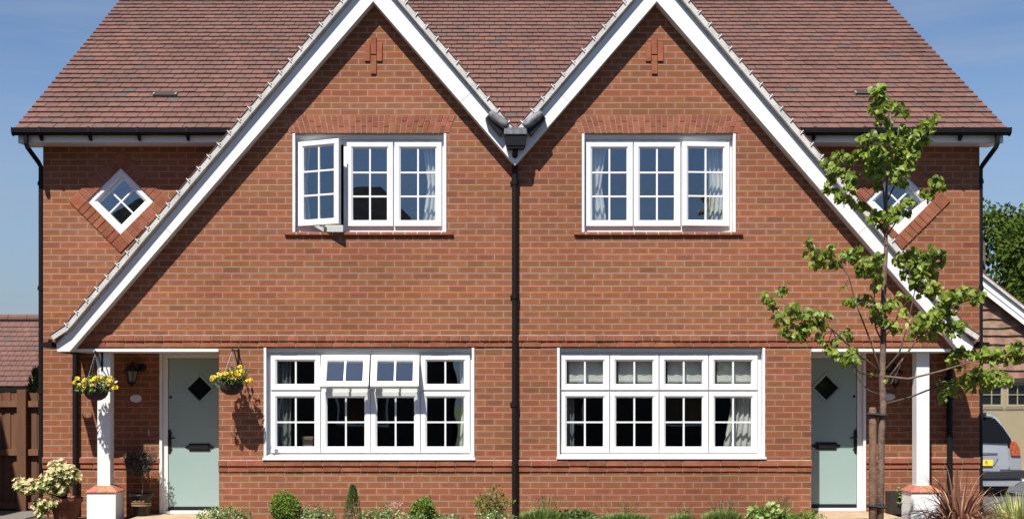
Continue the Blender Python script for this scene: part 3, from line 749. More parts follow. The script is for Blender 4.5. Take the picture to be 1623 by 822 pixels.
# ------------------------------------------------------------------ the two front gables
BY = -.155                                       # face of the bargeboards
def bp_(px, py): return (X(px, BY), Z(py, BY))
def mirr(px, c): return 2*c-px
def offset(pts, d):
    """shift a polyline to its left by d"""
    out = []
    for i in range(len(pts)):
        ns = []
        for a, b in ((i-1, i), (i, i+1)):
            if a < 0 or b >= len(pts): continue
            t = Vector((pts[b][0]-pts[a][0], pts[b][1]-pts[a][1])).normalized(); ns.append(Vector((-t.y, t.x)))
        n = sum(ns, Vector((0, 0))); n = n/len(ns); n = n/max(n.length_squared, .3)
        out.append((pts[i][0]+n.x*d, pts[i][1]+n.y*d))
    return out
outer_top = [(88.7, 541), (112, 525.5), (591.5, -39)]
apex_i, foot_i, foot_o = (591.5, 2.5), (110.5, 556.8), (90.5, 556.8)
def gable(fn):
    """fn maps left-gable pixels to the gable wanted; returns world (x, z) lists"""
    return fn
def build_rake(top, inner, foot, fn, clips=True):
    T = [bp_(*fn(p)) for p in top]; I = [bp_(*fn(p)) for p in inner]
    flip = T[0][0] > T[-1][0]
    poly = T+I[::-1]
    mb = MB(); mb.prism(poly, BY, BY+.028); mb.build('bargeboard', 'white_paint', H, bevel=.003)
    # soffit between board and wall
    sgn = -1 if flip else 1
    lo = [q for q in I]
    so_ = offset(lo, sgn*.02)
    mb = MB(); mb.prism(lo+so_[::-1], BY+.0285, -.001); mb.build('soffit', 'white_paint', H)
    # dark undercloak, mortared verge and the tile ends on it
    a = offset(T, sgn*.004); b = offset(T, sgn*.018); c = offset(T, sgn*.084); d = offset(T, sgn*.097)
    mb = MB(); mb.prism(a+b[::-1], BY-.016, .3, 0); mb.prism(b+c[::-1], BY-.072, .3, 0)
    mb.prism(c+d[::-1], BY-.080, .3, 2)
    vg = mb.build('verge', ('pale_mortar', 'dark_lintel', 'roof_tile'), H, bevel=.005)
    # a clip holds each course's end tile
    pts = offset(T, sgn*.084); A, B = Vector(pts[-2]), Vector(pts[-1]); Ld = (B-A).length; t = (B-A).normalized()
    ang = math.atan2(t.y, t.x); s = .03; first = None
    while s < Ld-.02:
        p = A+t*s; s += .192
        if first is None:
            mb = MB(); r_ = Matrix.Translation((p.x, BY-.080, p.y)) @ Matrix.Rotation(-ang+R(100)*sgn+(math.pi if sgn < 0 else 0), 4, 'Y')
            mb.box(-.027, .027, -.007, .0, -.005, .005, mtx=r_)
            r2 = Matrix.Translation((p.x, BY-.079, p.y)) @ Matrix.Rotation(-ang+R(15)*sgn, 4, 'Y'); mb.box(.0, .034, -.006, .0, -.003, .003, mtx=r2)
            first = mb.build('metal_clip', 'clip_metal', vg); p0 = p
        else:
            c = first.copy(); COL.objects.link(c); c.parent = vg; c.location = (p.x-p0.x, 0, p.y-p0.y); WL[c.name] = WL[vg.name]
    # butt joint in the board
    q = Vector(T[-2]).lerp(Vector(T[-1]), .30); n = Vector((-t.y, t.x))*sgn
    mb = MB(); e0, e1 = q-n*.004, q-n*.196; d_ = t*.0016
    mb.prism([tuple(e0-d_), tuple(e0+d_), tuple(e1+d_), tuple(e1-d_)], BY-.0012, BY+.001); mb.build('board_joint', 'pot_band', H)
    return T
# outer rakes run from foot to apex, inner rakes from the valley to the apex
val_top, val_in = (816.3, 224.6), (816.3, 261.8)
def run(fnm):
    build_rake(outer_top, [foot_o, foot_i, apex_i], True, fnm)
    build_rake([(816.2, 224.6), (591.6, -39)], [(816.2, 261.8), (591.6, 2.5)], False, fnm)
run(lambda p: p); run(lambda p: (1632.6-p[0], p[1]))
# roof slopes behind the bargeboards
AZ = Z(-39, BY)+.05
def ymax(z): return RY if z < OZ-.05 else OY+(z-OZ)/math.tan(PIT)+.02
for c_ in (591.5, 1041.1):
    cxg = X(c_, BY)
    for sg in (-1, 1):
        outer = (sg < 0) == (c_ < 816)
        halfw = abs(X(90 if outer else 816.3, BY)-X(591.5, BY)) if outer else abs(X(816.3)-X(591.5))
        sl = 1.178; zf = AZ-halfw*sl
        zl = [zf, OZ-.051, OZ-.05, AZ] if outer else [zf, AZ]
        vs = []; th = .10
        mb = MB(); k = len(zl)
        for z in zl:
            x = cxg+sg*(AZ-z)/sl; y1 = ymax(z) if outer else OY+max(0, (z-OZ))/math.tan(PIT)+.3
            for zz in (z, z-th): vs += [(x, .0, zz), (x, y1, zz)]
        fs = []
        for i in range(k-1):
            a, b = i*4, (i+1)*4
            fs += [(a, a+1, b+1, b), (a+2, b+2, b+3, a+3), (a, b, b+2, a+2), (a+1, a+3, b+3, b+1)]
        fs += [(0, 2, 3, 1), ((k-1)*4, (k-1)*4+1, (k-1)*4+3, (k-1)*4+2)]
        mb.add(vs, fs)
        gr = mb.build('gable_roof', 'dark_lintel', H)
        if outer:
            ang = math.atan(sl); sdir = Vector((-sg*math.cos(ang), 0, math.sin(ang))); nrm = Vector((sg*math.sin(ang), 0, math.cos(ang)))
            org = Vector((cxg+sg*halfw, 0, zf)); mt = MB()
            tiles(mt, org, (0, 1, 0), sdir, nrm, -.20, 2.9, int(halfw/math.cos(ang)/.19), .19, .164, pred=lambda p: p.y < ymax(p.z)-.03)
            mt.build('tiling', 'roof_tile', gr)
# porch ceilings, their white front strip, the eaves gutters of the gables
for a, b in ((X(113), X(347)-.002), (X(1285.6)+.002, X(1519.6))):
    mb = MB(); mb.box(a, b, .012, RY-.002, Z(556.6), Z(548)); mb.build('porch_ceiling', 'white_paint', H)
    mb = MB(); mb.box(a, b, -.022, .011, Z(556.9), Z(552.6)); mb.build('ceiling_trim', 'white_paint', H)
for px, s in ((80.5, 1), (1552.1, -1)):
    x, z = X(px), Z(547); mb = MB()
    prof = [(-.066, .028), (-.058, -.010), (-.03, -.034), (.03, -.036), (.066, -.020), (.066, .04), (.058, .04), (.058, -.012), (.026, -.027), (-.028, -.026), (-.05, -.006), (-.058, .028)]
    mb.prism_axis([(s*a, 0, b) for a, b in prof], (x, -.15, z), (x, .16, z))
    mb.prism_axis([(s*a, 0, b) for a, b in prof[:6]], (x, -.158, z), (x, -.151, z))
    mb.box(x+s*.02-.012, x+s*.02+.032 if s > 0 else x+s*.02+.012, -.12, -.09, z+.0, z+.07)
    mb.build('gutter', 'black_plastic', H)
# lead saddles, hopper and spigot in the valley
for s in (-1, 1):
    mb = MB()
    p0, p1 = Vector((X(775.5 if s < 0 else 1632.6-775.5), -.24, Z(186.5))), Vector((X(802.5 if s < 0 else 1632.6-802.5), -.25, Z(207)))
    d = (p1-p0); n = Vector((-d.z, 0, d.x)).normalized()*(1 if s < 0 else -1)
    if n.z < 0: n = -n
    path = [p0+d*t for t in (0, .06, .3, .7, .94, 1)]; rr = [.030, .048, .058, .060, .052, .030]
    vs = []
    for p_, r_ in zip(path, rr):
        for k in range(10):
            a = 2*math.pi*k/10; vs.append(p_+n*math.cos(a)*r_+Vector((0, 1, 0))*math.sin(a)*.055)
    fs = [(i*10+k, i*10+(k+1) % 10, (i+1)*10+(k+1) % 10, (i+1)*10+k) for i in range(5) for k in range(10)]+[tuple(range(9, -1, -1)), tuple(range(50, 60))]
    mb.add(vs, fs); ls = mb.build('lead_saddle', 'lead', H, smooth=True)
    mb = MB(); q0, q1 = p0-n*.07-Vector((0, .0, 0)), p1-n*.07
    pts = [(q0+n*.035), (q1+n*.03), (q1-n*.075), (q1-n*.06-d*.2), (q0-n*.012)]
    mb.prism([(p.x, p.z) for p in pts], -.245, BY-.002); mb.build('valley_lining', 'black_plastic', H)
mb = MB(); mb.prism([(X(801.5), Z(238)), (X(831.5), Z(238)), (X(834), Z(219)), (X(799), Z(219))], -.27, BY-.003)
mb.prism([(X(803), Z(242)), (X(830), Z(242)), (X(831.3), Z(238.2)), (X(801.7), Z(238.2))], -.26, BY-.003); hp = mb.build('hopper', 'black_plastic', H, bevel=.006)
mb = MB(); mb.prism([(X(797.6), Z(221)), (X(834.6), Z(221)), (X(833.6), Z(209.6)), (X(798.6), Z(209.6))], -.285, -.10); mb.build('lead_apron', 'lead', H, bevel=.018)
mb = MB(); mb.tube([(X(815.6), -.20, Z(241)), (X(815.6), -.20, Z(246)), (X(815.6), -.13, Z(252)), (X(815.6), -.055, Z(258)), (X(815.6), -.055, Z(262))], .036, 12); mb.build('pipe_bend', 'black_plastic', H)
# the valley between the gable roofs, in lead
mb = MB(); mb.box(X(812), X(820), -.1, OY+.4, Z(224), Z(222)); mb.build('valley_lining', 'lead', H)

# ------------------------------------------------------------------ porch pillars
def pillar(cx, s):
    mb = MB(); y0, w2 = .095, .080
    mb.box(cx-w2, cx+w2, y0, y0+.16, Z(779)-.0, Z(556.6)-.001)
    pl = mb.build('pillar', 'white_paint', H, bevel=.004)
    mb = MB(); b2 = .181; zt = Z(780.3); mb.box(cx-b2, cx+b2, -.005, .355, -.1, zt); mb.build('pillar_base', 'white_render', H, bevel=.008)
    # sloping brick cap in slabs
    mb = MB(); z0, z1 = zt+.001, Z(769.2); o, i = b2+.012, w2+.022; yc = .175
    for q in range(4):
        r_ = Matrix.Translation((cx, yc, 0)) @ Matrix.Rotation(R(90*q), 4, 'Z')
        for u0, u1 in ((-1, -.36), (-.34, .34), (.36, 1)):
            v = [(u0*o, -o, z0), (u1*o, -o, z0), (u1*o, -o, z0+.012), (u0*o, -o, z0+.012), (u0*i, -i, z0+.012), (u1*i, -i, z0+.012), (u1*i, -i, z1), (u0*i, -i, z1)]
            v = [r_ @ Vector(p) for p in v]
            mb.add(v, [(0, 1, 2, 3), (3, 2, 6, 7), (0, 3, 7, 4), (1, 5, 6, 2), (4, 7, 6, 5), (0, 4, 5, 1)], 0)
    g = .004; mb.add([Vector((cx+a*(o-g), yc+b*(o-g), z0)) for a, b in ((-1, -1), (1, -1), (1, 1), (-1, 1))]+[Vector((cx+a*(i-g), yc+b*(i-g), z1-.004)) for a, b in ((-1, -1), (1, -1), (1, 1), (-1, 1))],
           [(3, 2, 1, 0), (4, 5, 6, 7), (0, 1, 5, 4), (1, 2, 6, 5), (2, 3, 7, 6), (3, 0, 4, 7)], 1)
    mb.build('pillar_cap', ('cap_brick', 'pale_mortar'), H)
    return pl
mat('cap_brick', (.27, .085, .05), .9, (.34, .13, .085), 30, .4, 60, .1)
PLX = X(164.4, .095); pillar(PLX, 1); PRX = X(1463.0, .095); pillar(PRX, -1)
# ================================================================== things by the doors
def text_mesh(s, size, mtx, m, name, parent, ext=.001):
    cu = bpy.data.curves.new(name, 'FONT'); cu.body = s; cu.size = size; cu.align_x = 'CENTER'; cu.align_y = 'CENTER'; cu.extrude = ext
    t_ = bpy.data.objects.new('lettering', cu); COL.objects.link(t_); bpy.context.view_layer.update()
    me = bpy.data.meshes.new_from_object(t_.evaluated_get(bpy.context.evaluated_depsgraph_get())); bpy.data.objects.remove(t_)
    me.transform(Matrix.Translation(-WL[parent.name]) @ mtx); me.materials.clear(); me.materials.append(M[m])
    o = bpy.data.objects.new(name, me); COL.objects.link(o); o.parent = parent; WL[o.name] = WL[parent.name]
    return o
def lantern(px, py, s, label):
    y = RY; x, z = X(px, y-.12), Z(py, y-.12)
    L = empty('wall_lantern', (x, y, z), label, 'lantern', 'lanterns beside the front doors')
    mb = MB(); wx = x+s*.10; mb.lathe([(0, .0), (.055, 0), (.05, .02), (.03, .03), (0, .03)], seg=16); mb.v = [(wx+a, y-.001-c, z+.10+b) for a, b, c in mb.v]
    mb.tube([(wx, y-.03, z+.10), (wx, y-.09, z+.13), (x, y-.13, z+.165), (x, y-.13, z+.14)], .011, 8)
    mb.tube([(wx, y-.03, z+.08), (wx-s*.04, y-.07, z+.05), (wx-s*.05, y-.08, z+.09)], .007, 6)
    mb.build('bracket', 'black_iron', L)
    mb = MB(); mb.lathe([(0, .152), (.018, .148), (.024, .13), (.06, .095), (.10, .060), (.104, .048), (0, .048)], (x, y-.13, z), 6)
    mb.build('lamp_roof', 'black_iron', L)
    mb = MB(); mb.lathe([(0, .047), (.074, .047), (.045, -.090), (0, -.090)], (x, y-.13, z), 6); mb.build('lamp_glass', 'lamp_glass', L)
    mb = MB()
    for k in range(6):
        a = math.pi/3*k; c_, s_ = math.cos(a), math.sin(a)
        mb.tube([(x+c_*.076, y-.13+s_*.076, z+.05), (x+c_*.047, y-.13+s_*.047, z-.09)], .006, 5)
    mb.lathe([(.050, -.088), (.054, -.10), (.03, -.118), (.018, -.135), (.008, -.155), (0, -.158)], (x, y-.13, z), 12); mb.lathe([(0, -.0901), (.05, -.0885)], (x, y-.13, z), 12)
    mb.build('lamp_frame', 'black_iron', L)
lantern(209, 594, 1, 'black six-sided lantern beside the door with the wall plaque 11'); lantern(1418, 596, -1, 'black lantern beside the door behind the young tree')
def plaque(px, py, num, label, rx=.074, rz=.050):
    x, z = X(px, RY), Z(py, RY); mb = MB()
    for r, d in ((1, 0),):
        mb.prism([(x+rx*math.cos(a), z+rz*math.sin(a)) for a in [2*math.pi*k/36 for k in range(36)]], RY-.014, RY+.001)
        inner = [(x+(rx-.008)*math.cos(2*math.pi*k/36), z+(rz-.008)*math.sin(2*math.pi*k/36)) for k in range(36)]
        mb.prism(inner, RY-.0175, RY-.0141)
    o = mb.build('house_plaque', 'oval_plaque', loc=(x, RY, z), bevel=.002); tag(o, label, 'plaque', 'oval house plaques')
    if num: text_mesh(num, .055, Matrix.Translation((x, RY-.018, z)) @ Matrix.Rotation(R(90), 4, 'X'), 'pale_ink', 'number', o)
plaque(215.7, 631, '11', 'grey oval house plaque numbered 11 under the lantern'); plaque(1408, 628.5, None, 'grey oval house plaque half hidden by the tree trunk', .085, .046)

def pansy(mb, p, d, s):
    d = Vector(d).normalized(); u = d.orthogonal().normalized(); v = d.cross(u)
    if abs(v.z) > abs(u.z): u, v = v, u
    if u.z < 0: u = -u
    v = d.cross(u)
    for k, (a, r) in enumerate(((60, .52), (120, .52), (185, .48), (-5, .48), (270, .55))):
        a = R(a); c = p+(v*math.cos(a)+u*math.sin(a))*s*.42+d*(.004+.003*k)
        pts = [c+(v*math.cos(t)+u*math.sin(t))*s*r+d*.012*math.cos(2*t) for t in [2*math.pi*i/9 for i in range(9)]]
        mb.add([c]+pts, [(0, i+1, (i+1) % 9+1) for i in range(9)], 0)
    for a in (185, -5, 270):
        a = R(a); c = p+(v*math.cos(a)+u*math.sin(a))*s*.28+d*.026
        mb.add([c+(v*math.cos(t)+u*math.sin(t))*s*.19 for t in [2*math.pi*i/6 for i in range(6)]], [tuple(range(6))], 1)
def basket(px, py, y, tip, plate, label, fl, ch):
    """hanging basket: bowl rim centre at px, py, depth y; bracket from plate to tip"""
    x, z = X(px, y), Z(py, y)
    B = empty('hanging_basket', (x, y, z), label, 'hanging basket', 'hanging baskets of yellow pansies')
    rr = .150
    mb = MB(); mb.lathe([(rr, .0), (rr*.985, -.03), (rr*.90, -.075), (rr*.70, -.115), (rr*.40, -.14), (0, -.148)], (x, y, z), 20)
    mb.lathe([(rr, 0), (rr*.93, .004), (0, .02)], (x, y, z), 20)
    mb.build('bowl', 'basket_lining', B, smooth=True)
    mb = MB()
    tp, pl = Vector(tip), Vector(plate)
    mb.box(pl.x-.012, pl.x+.012, pl.y-.006, pl.y, pl.z-.22, pl.z+.03)
    mb.tube([pl+Vector((0, -.01, 0)), tp+Vector((0, .02, .0)), tp+Vector((0, -.012, .012)), tp+Vector((0, -.02, -.01)), tp+Vector((0, -.004, -.022))], .008, 7)
    m_ = pl+(tp-pl)*.72; mb.tube([pl+Vector((0, -.01, -.20)), pl+(m_-pl)*.35+Vector((0, 0, -.13)), m_+Vector((0, 0, -.004))], .007, 7)
    mb.build('bracket', 'black_iron', B)
    for k in range(4):
        a = R(45+90*k); q = Vector((x+rr*math.cos(a), y+rr*math.sin(a), z)); t0 = tp+Vector((0, -.006, -.022)); mb = MB()
        nl = 14
        for i in range(nl):
            c0, c1 = t0.lerp(q, i/nl), t0.lerp(q, (i+.8)/nl); mb.tube([c0, c1], .0032 if i % 2 else .0024, 5)
        mb.build('chain', 'steel', B)
    mb = MB(); blob(mb, (x+.01, y, z+.05), (.19, .175, .09), 420, .050, 'oval', jag=.3)
    blob(mb, (x, y, z+.10), (.06, .06, .10), 40, .05, 'slim'); blob(mb, (x-.1, y-.05, z+.0), (.12, .08, .05), 60, .045)
    mb.build('foliage', 'basket_leaf', B)
    for (fx_, fy_) in fl:
        p = Vector((X(fx_, y-.16), y-.16+rnd.uniform(-.03, .05), Z(fy_, y-.16))); s = rnd.uniform(.026, .036)
        d = Vector((p.x-x, -.55, .25+rnd.uniform(-.2, .2)))+rv(.22)
        mb = MB(); pansy(mb, p, d, s); mb.build('pansy', ('yellow_petal', 'dark_petal'), B)
    for k in range(6):
        a = rnd.uniform(0, 6.28); p = Vector((x+.17*math.cos(a), y+.15*abs(math.sin(a))-.02, z+rnd.uniform(.03, .11))); mb = MB(); pansy(mb, p, (math.cos(a), math.sin(a), .5), .036)
        mb.build('pansy', ('yellow_petal', 'dark_petal'), B)
bl_y = -.23
basket(152.5, 615.5, bl_y, (X(151, bl_y), bl_y, Z(557, bl_y)), (X(162, .095), .0945, Z(559, .095)), 'basket of yellow pansies hanging from the left porch pillar',
       [(122, 600), (126, 610), (120, 605), (136, 602), (144, 604), (151, 600), (157, 604), (155, 598), (147, 611), (131, 614), (133, 611), (170, 601), (176, 604), (173, 598), (181, 615), (184, 613), (165, 608), (162, 598)], None)
br_y = -.33
basket(367, 606.5, br_y, (X(368, br_y), br_y, Z(554, br_y)), (X(378, 0), -.001, Z(556, 0)), 'basket of yellow pansies hanging on the brick wall by the window',
       [(336, 601), (341, 598), (347, 595), (353, 593), (359, 592), (366, 590), (372, 594), (378, 594), (357, 597), (364, 599), (368, 598), (380, 582), (379, 598), (392, 604), (397, 603), (383, 588), (336, 597), (374, 588)], None)

# ------------------------------------------------------------------ pots
tx, ty = X(224, .40), .40; tz = .046
T_ = empty('potted_tree', (tx, ty, tz), 'clipped standard tree in a black pot beside the left door', 'potted tree')
mb = MB(); rp_ = .144; hp_ = .275
mb.lathe([(0, 0), (.098, 0), (.104, .01), (.132, .235), (.148, .24), (.152, .27), (.146, .278), (.136, .272), (.128, .235), (0, .235)], (tx, ty, tz), 28); mb.build('pot', 'glazed_pot', T_, smooth=True)
mb = MB(); mb.lathe([(.1195, .125), (.1235, .127), (.1248, .142), (.121, .144)], (tx, ty, tz), 28); mb.lathe([(.1226, .154), (.1262, .156), (.1272, .165), (.124, .167)], (tx, ty, tz), 28)
for k in range(9):
    a = R(-125+8*k); mb.box(tx+.128*math.cos(a)-.005, tx+.128*math.cos(a)+.005, ty+.129*math.sin(a)-.004, ty+.129*math.sin(a)+.004, tz+.178, tz+.190+.006*(k % 3))
mb.build('pot_band', 'pot_band', T_)
mb = MB(); mb.tube([(tx+.01, ty, tz+.23), (tx+.018, ty, tz+.34), (tx+.012, ty+.005, tz+.50), (tx-.01, ty, tz+.62)], [.010, .009, .009, .007], 7)
for k in range(14):
    d = rv(); d.z = abs(d.z); mb.tube([(tx, ty, tz+.55), Vector((tx-.02, ty, tz+.66))+d*.17], [.005, .002], 5)
mb.build('trunk', 'bark', T_, smooth=True)
mb = MB(); cz = Z(733, ty)
blob(mb, (X(219, ty), ty, cz+.0), (.19, .17, .155), 1500, .040, 'slim', jag=.16, shell=.3); blob(mb, (X(236, ty), ty, cz+.09), (.10, .10, .10), 260, .036, 'slim', jag=.3)
mb.build('crown', 'olive_leaf', T_)

px_, py_ = X(105, .18), .18
PT = empty('potted_shrub', (px_, py_, 0), 'cream-tipped leafy shrub in a big terracotta pot by the fence', 'potted shrub')
mb = MB(); zt = Z(788, .18-.1)
mb.lathe([(0, 0), (.135, 0), (.14, .01), (.185, zt-.07), (.20, zt-.065), (.205, zt-.005), (.198, zt), (.184, zt-.008), (.178, zt-.05), (0, zt-.045)], (px_, py_, 0), 32); mb.build('pot', 'terracotta', PT, smooth=True)
mb = MB(); mb.lathe([(0, zt-.04), (.18, zt-.042)], (px_, py_, 0), 20); mb.build('compost', 'soil', PT)
lumps = [((100, 748), (.19, .17, .13), 46), ((112, 752), (.13, .14, .13), 22), ((88, 760), (.16, .15, .14), 34), ((92, 738), (.10, .1, .09), 14), ((50, 770), (.20, .14, .105), 40), ((70, 768), (.12, .12, .1), 18), ((33, 768), (.10, .1, .08), 12), ((62, 800), (.10, .1, .09), 18), ((83, 797), (.09, .1, .07), 12), ((95, 773), (.13, .13, .08), 18), ((68, 812), (.07, .08, .07), 9)]
gm, cm, sm = MB(), MB(), MB()
lumps = [(a, b, int(n*1.7)) for a, b, n in lumps]
for (lx, ly), r_, n in lumps:
    yb = py_-.16
    c = P(lx, ly, yb)
    sm.tube([(px_, py_, zt-.03), Vector((px_, py_, zt+.03)).lerp(c, .5)+rv(.03), c], [.012, .009, .005], 6)
    for _ in range(n):
        d = rv(); d = Vector((d.x, d.y, d.z*.9)); q = c+Vector((d.x*r_[0], d.y*r_[1], d.z*r_[2]))*rnd.uniform(.6, 1.05)
        ax = (d+Vector((0, -.35, .8))).normalized(); e1 = ax.orthogonal().normalized(); e2 = ax.cross(e1)
        for k in range(8):
            a = 2*math.pi*k/8+rnd.random(); t = (e1*math.cos(a)+e2*math.sin(a))+ax*rnd.uniform(.05, .5); add_leaf(gm, q-ax*.012, t-ax*.35, ax, rnd.uniform(.042, .062), 'oval')
        for k in range(7):
            a = 2*math.pi*k/7+rnd.random(); t = (e1*math.cos(a)+e2*math.sin(a))*.8+ax*rnd.uniform(.35, .9); add_leaf(cm, q+ax*.008, t, ax, rnd.uniform(.034, .052), 'slim' if k % 2 else 'oval')
gm.build('foliage', 'pieris_green', PT); cm.build('young_leaves', 'pieris_cream', PT); sm.build('stem', 'dark_twig', PT, smooth=True)

# low planter tucked behind the right pillar
bxx = X(1424, .5); PB = empty('planter', (bxx, .5, .062), 'dark square planter with a green plant beside the right pillar', 'planter')
mb = MB(); h_ = Z(778, .5)-.062
mb.box(bxx-.13, bxx+.17, .40, .42, .062, .062+h_); mb.box(bxx-.13, bxx+.17, .60, .62, .062, .062+h_); mb.box(bxx-.13, bxx-.11, .4205, .5995, .062, .062+h_); mb.box(bxx+.15, bxx+.17, .4205, .5995, .062, .062+h_); mb.box(bxx-.109, bxx+.149, .4205, .5995, .07, .062+h_-.05)
mb.build('box', 'planter_wood', PB, bevel=.004)
mb = MB(); blob(mb, (bxx+.03, .40, .062+h_*.75), (.10, .08, .12), 90, .05, 'oval', jag=.3); mb.build('foliage', 'bright_leaf', PB)

# ------------------------------------------------------------------ curtains and blinds inside
def curtain(name, a, b, pz0, pz1, y, label, folds=5, m='curtain_cloth', amp=.025, flare=0.):
    mb = MB(); n = folds*8; xa, xb = X(a, y), X(b, y); z0, z1 = Z(pz1, y), Z(pz0, y); rows = 8; vs = []
    for r_ in range(rows+1):
        t = r_/rows; pinch = 1+flare*(abs(t-.5)*2-.5)
        for i in range(n+1):
            u = i/n; x = xa+(xb-xa)*u*pinch if flare >= 0 else xb-(xb-xa)*(1-u)*(1+-flare*(abs(t-.5)*2-.5))
            ph = 2*math.pi*folds*u+.5*math.sin(3*t+u*4)
            vs.append((x, y+amp*math.sin(ph)*(.7+.3*math.sin(u*9)), z0+(z1-z0)*t))
    fs = [(r_*(n+1)+i, r_*(n+1)+i+1, (r_+1)*(n+1)+i+1, (r_+1)*(n+1)+i) for r_ in range(rows) for i in range(n)]
    mb.add(vs, fs); o = mb.build(name, m, loc=((xa+xb)/2, y, z1), smooth=True); s = o.modifiers.new('cloth', 'SOLIDIFY'); s.thickness = .004
    return tag(o, label, 'curtain', 'curtains behind the windows')
curtain('curtain', 674, 700, 222, 360, .20, 'pale curtain drawn to the side behind the right casement of the upper left window', 4, flare=-.35)
curtain('curtain', 470, 490, 222, 360, .20, 'pale curtain glimpsed behind the open casement of the upper left window', 3, flare=.3)
curtain('curtain', 931, 958, 222, 360, .20, 'pale curtain at the left edge of the upper right window', 4, flare=.35)
curtain('curtain', 1119, 1153, 222, 360, .20, 'pleated pale curtain behind the right casement of the upper right window', 5, flare=-.25)
mat('dim_curtain', (.20, .21, .215), .9, (.16, .17, .175), 6)
curtain('curtain', 436, 462, 560, 722, .20, 'grey curtain hanging at the left edge of the lower left window', 4, 'dim_curtain', .03)
curtain('curtain', 730, 744, 560, 722, .20, 'narrow grey curtain at the right edge of the lower left window', 3, 'curtain_cloth', .02, -.3)
curtain('curtain', 896, 910, 560, 722, .20, 'narrow grey curtain at the left edge of the lower right window', 3, 'dim_curtain', .02)
curtain('curtain', 1152, 1202, 560, 722, .20, 'white curtain gathered at the right of the lower right window', 6, 'curtain_cloth', .03, -.3)
for i, (a, b) in enumerate(cLR):
    mb = MB(); y = .168; xa, xb = X(a+11, y), X(b-6, y); z1, z0 = Z(566, y), Z(607, y); vs = []; n, k = 12, 8
    for r_ in range(k+1):
        for j in range(n+1):
            vs.append((xa+(xb-xa)*j/n, y+.006*math.sin(r_*3.1)+.012*math.exp(-((r_/k-.12)*9)**2)-.004*math.sin(j*1.9+i), z0+(z1-z0)*r_/k+(.004*math.sin(j*.9+i*2) if r_ == 0 else 0)))
    mb.add(vs, [(r_*(n+1)+j, r_*(n+1)+j+1, (r_+1)*(n+1)+j+1, (r_+1)*(n+1)+j) for r_ in range(k) for j in range(n)])
    o = mb.build('roman_blind', 'blind_cloth', loc=((xa+xb)/2, y, z1), smooth=True); s = o.modifiers.new('cloth', 'SOLIDIFY'); s.thickness = .005
    tag(o, 'folded white roman blind behind the %s top light of the lower right window' % ('leftmost', 'second', 'third', 'rightmost')[i], 'blind', 'roman blinds in the lower right window')

# ------------------------------------------------------------------ plants along the foot of the wall
def plant(name, px, y, label, cat, group=None):
    return empty(name, (X(px, y), y, 0), label, cat, group)
def stems(E, base, tops, m='dark_twig', r=.006):
    mb = MB()
    for t in tops: mb.tube([base, Vector(base).lerp(Vector(t), .5)+rv(.02), t], [r, r*.8, r*.4], 5)
    mb.build('stem', m, E)
def bush(name, px, py_top, wpx, label, cat, m, y=-.45, leaf=.035, kind='oval', n=700, shape='ball', group=None, hk=1.0, extra=()):
    E = plant(name, px, y, label, cat, group); zt = Z(py_top, y); w_ = wpx*(D+y)/F; x = X(px, y); mb = MB()
    if shape == 'ball':
        rz = w_/2*1.02; blob(mb, (x, y, zt-rz*.95), (w_/2*.93, w_/2*.93, rz*.93), n, leaf, kind, jag=.15, shell=.5)
        stems(E, (x, y, 0), [(x+rnd.uniform(-.05, .05), y, zt-rz) for _ in range(3)])
    elif shape == 'cone':
        for k in range(n):
            t = rnd.random()**.7; r_ = w_/2*(1-t)**.8*rnd.uniform(.75, 1.1)+.012; a = rnd.uniform(0, 6.283)
            p = Vector((x+r_*math.cos(a), y+r_*math.sin(a), t*zt)); add_leaf(mb, p, Vector((math.cos(a)*.6, math.sin(a)*.6, 1))+rv(.35), Vector((math.cos(a), math.sin(a), .3)), leaf*rnd.uniform(.7, 1.3), 'slim')
        stems(E, (x, y, 0), [(x, y, zt*.85)])
    else:
        k = max(2, int(wpx/16))
        for i in range(k):
            u = (i+.5)/k*2-1; hz = zt*(1-.25*abs(u)**2)*rnd.uniform(.78, 1.0); rx = w_/k*.85
            blob(mb, (x+u*w_/2*.85, y+rnd.uniform(-.05, .05), hz*.55), (rx*1.15, .18, hz*.47), int(n*1.4)//k, leaf, kind, jag=.32, shell=.35)
        stems(E, (x, y, 0), [(x+rnd.uniform(-w_/2.4, w_/2.4), y, zt*rnd.uniform(.5, .85)) for _ in range(7)])
    mb.build('foliage', m, E)
    return E
V = 'variegated shrubs along the wall'
bush('variegated_shrub', 357, 801, 76, 'grey-green variegated shrub sprawling beside the left doorstep', 'shrub', 'variegated_leaf', n=900, shape='low', leaf=.034, group=V)
bush('box_ball', 452, 780, 48, 'clipped round box bush under the left end of the lower left window', 'bush', 'box_leaf', n=2600, leaf=.030, kind='oval', group='clipped box balls')
bush('variegated_shrub', 494, 803, 62, 'pale variegated shrub between the larger box ball and the small conifer', 'shrub', 'variegated_leaf', n=800, shape='low', leaf=.034, group=V)
bush('conifer', 559, 770, 30, 'small dark cone-shaped conifer in front of the brick wall', 'conifer', 'conifer_leaf', n=1100, leaf=.034, shape='cone')
E = bush('variegated_shrub', 603, 801, 60, 'variegated shrub with dried pink flower heads right of the conifer', 'shrub', 'variegated_leaf', n=800, shape='low', leaf=.034, group=V)
mb = MB(); mst = MB()
for qx, qy in ((624, 797), (630, 800), (620, 802), (634, 797), (509, 800), (516, 797), (522, 799)):
    p = P(qx, qy, -.42)
    if qx > 600:
        blob(mb, p, (.035, .03, .03), 16, .022, 'oval'); mst.tube([(p.x-.02, -.42, .05), p], .003, 5)
mb.build('dried_flowers', 'dry_flower', E); mst.build('flower_stems', 'dry_flower', E)
bush('box_ball', 671, 789, 43, 'smaller clipped round box bush under the right half of the lower left window', 'bush', 'box_leaf', n=2300, leaf=.030, group='clipped box balls')
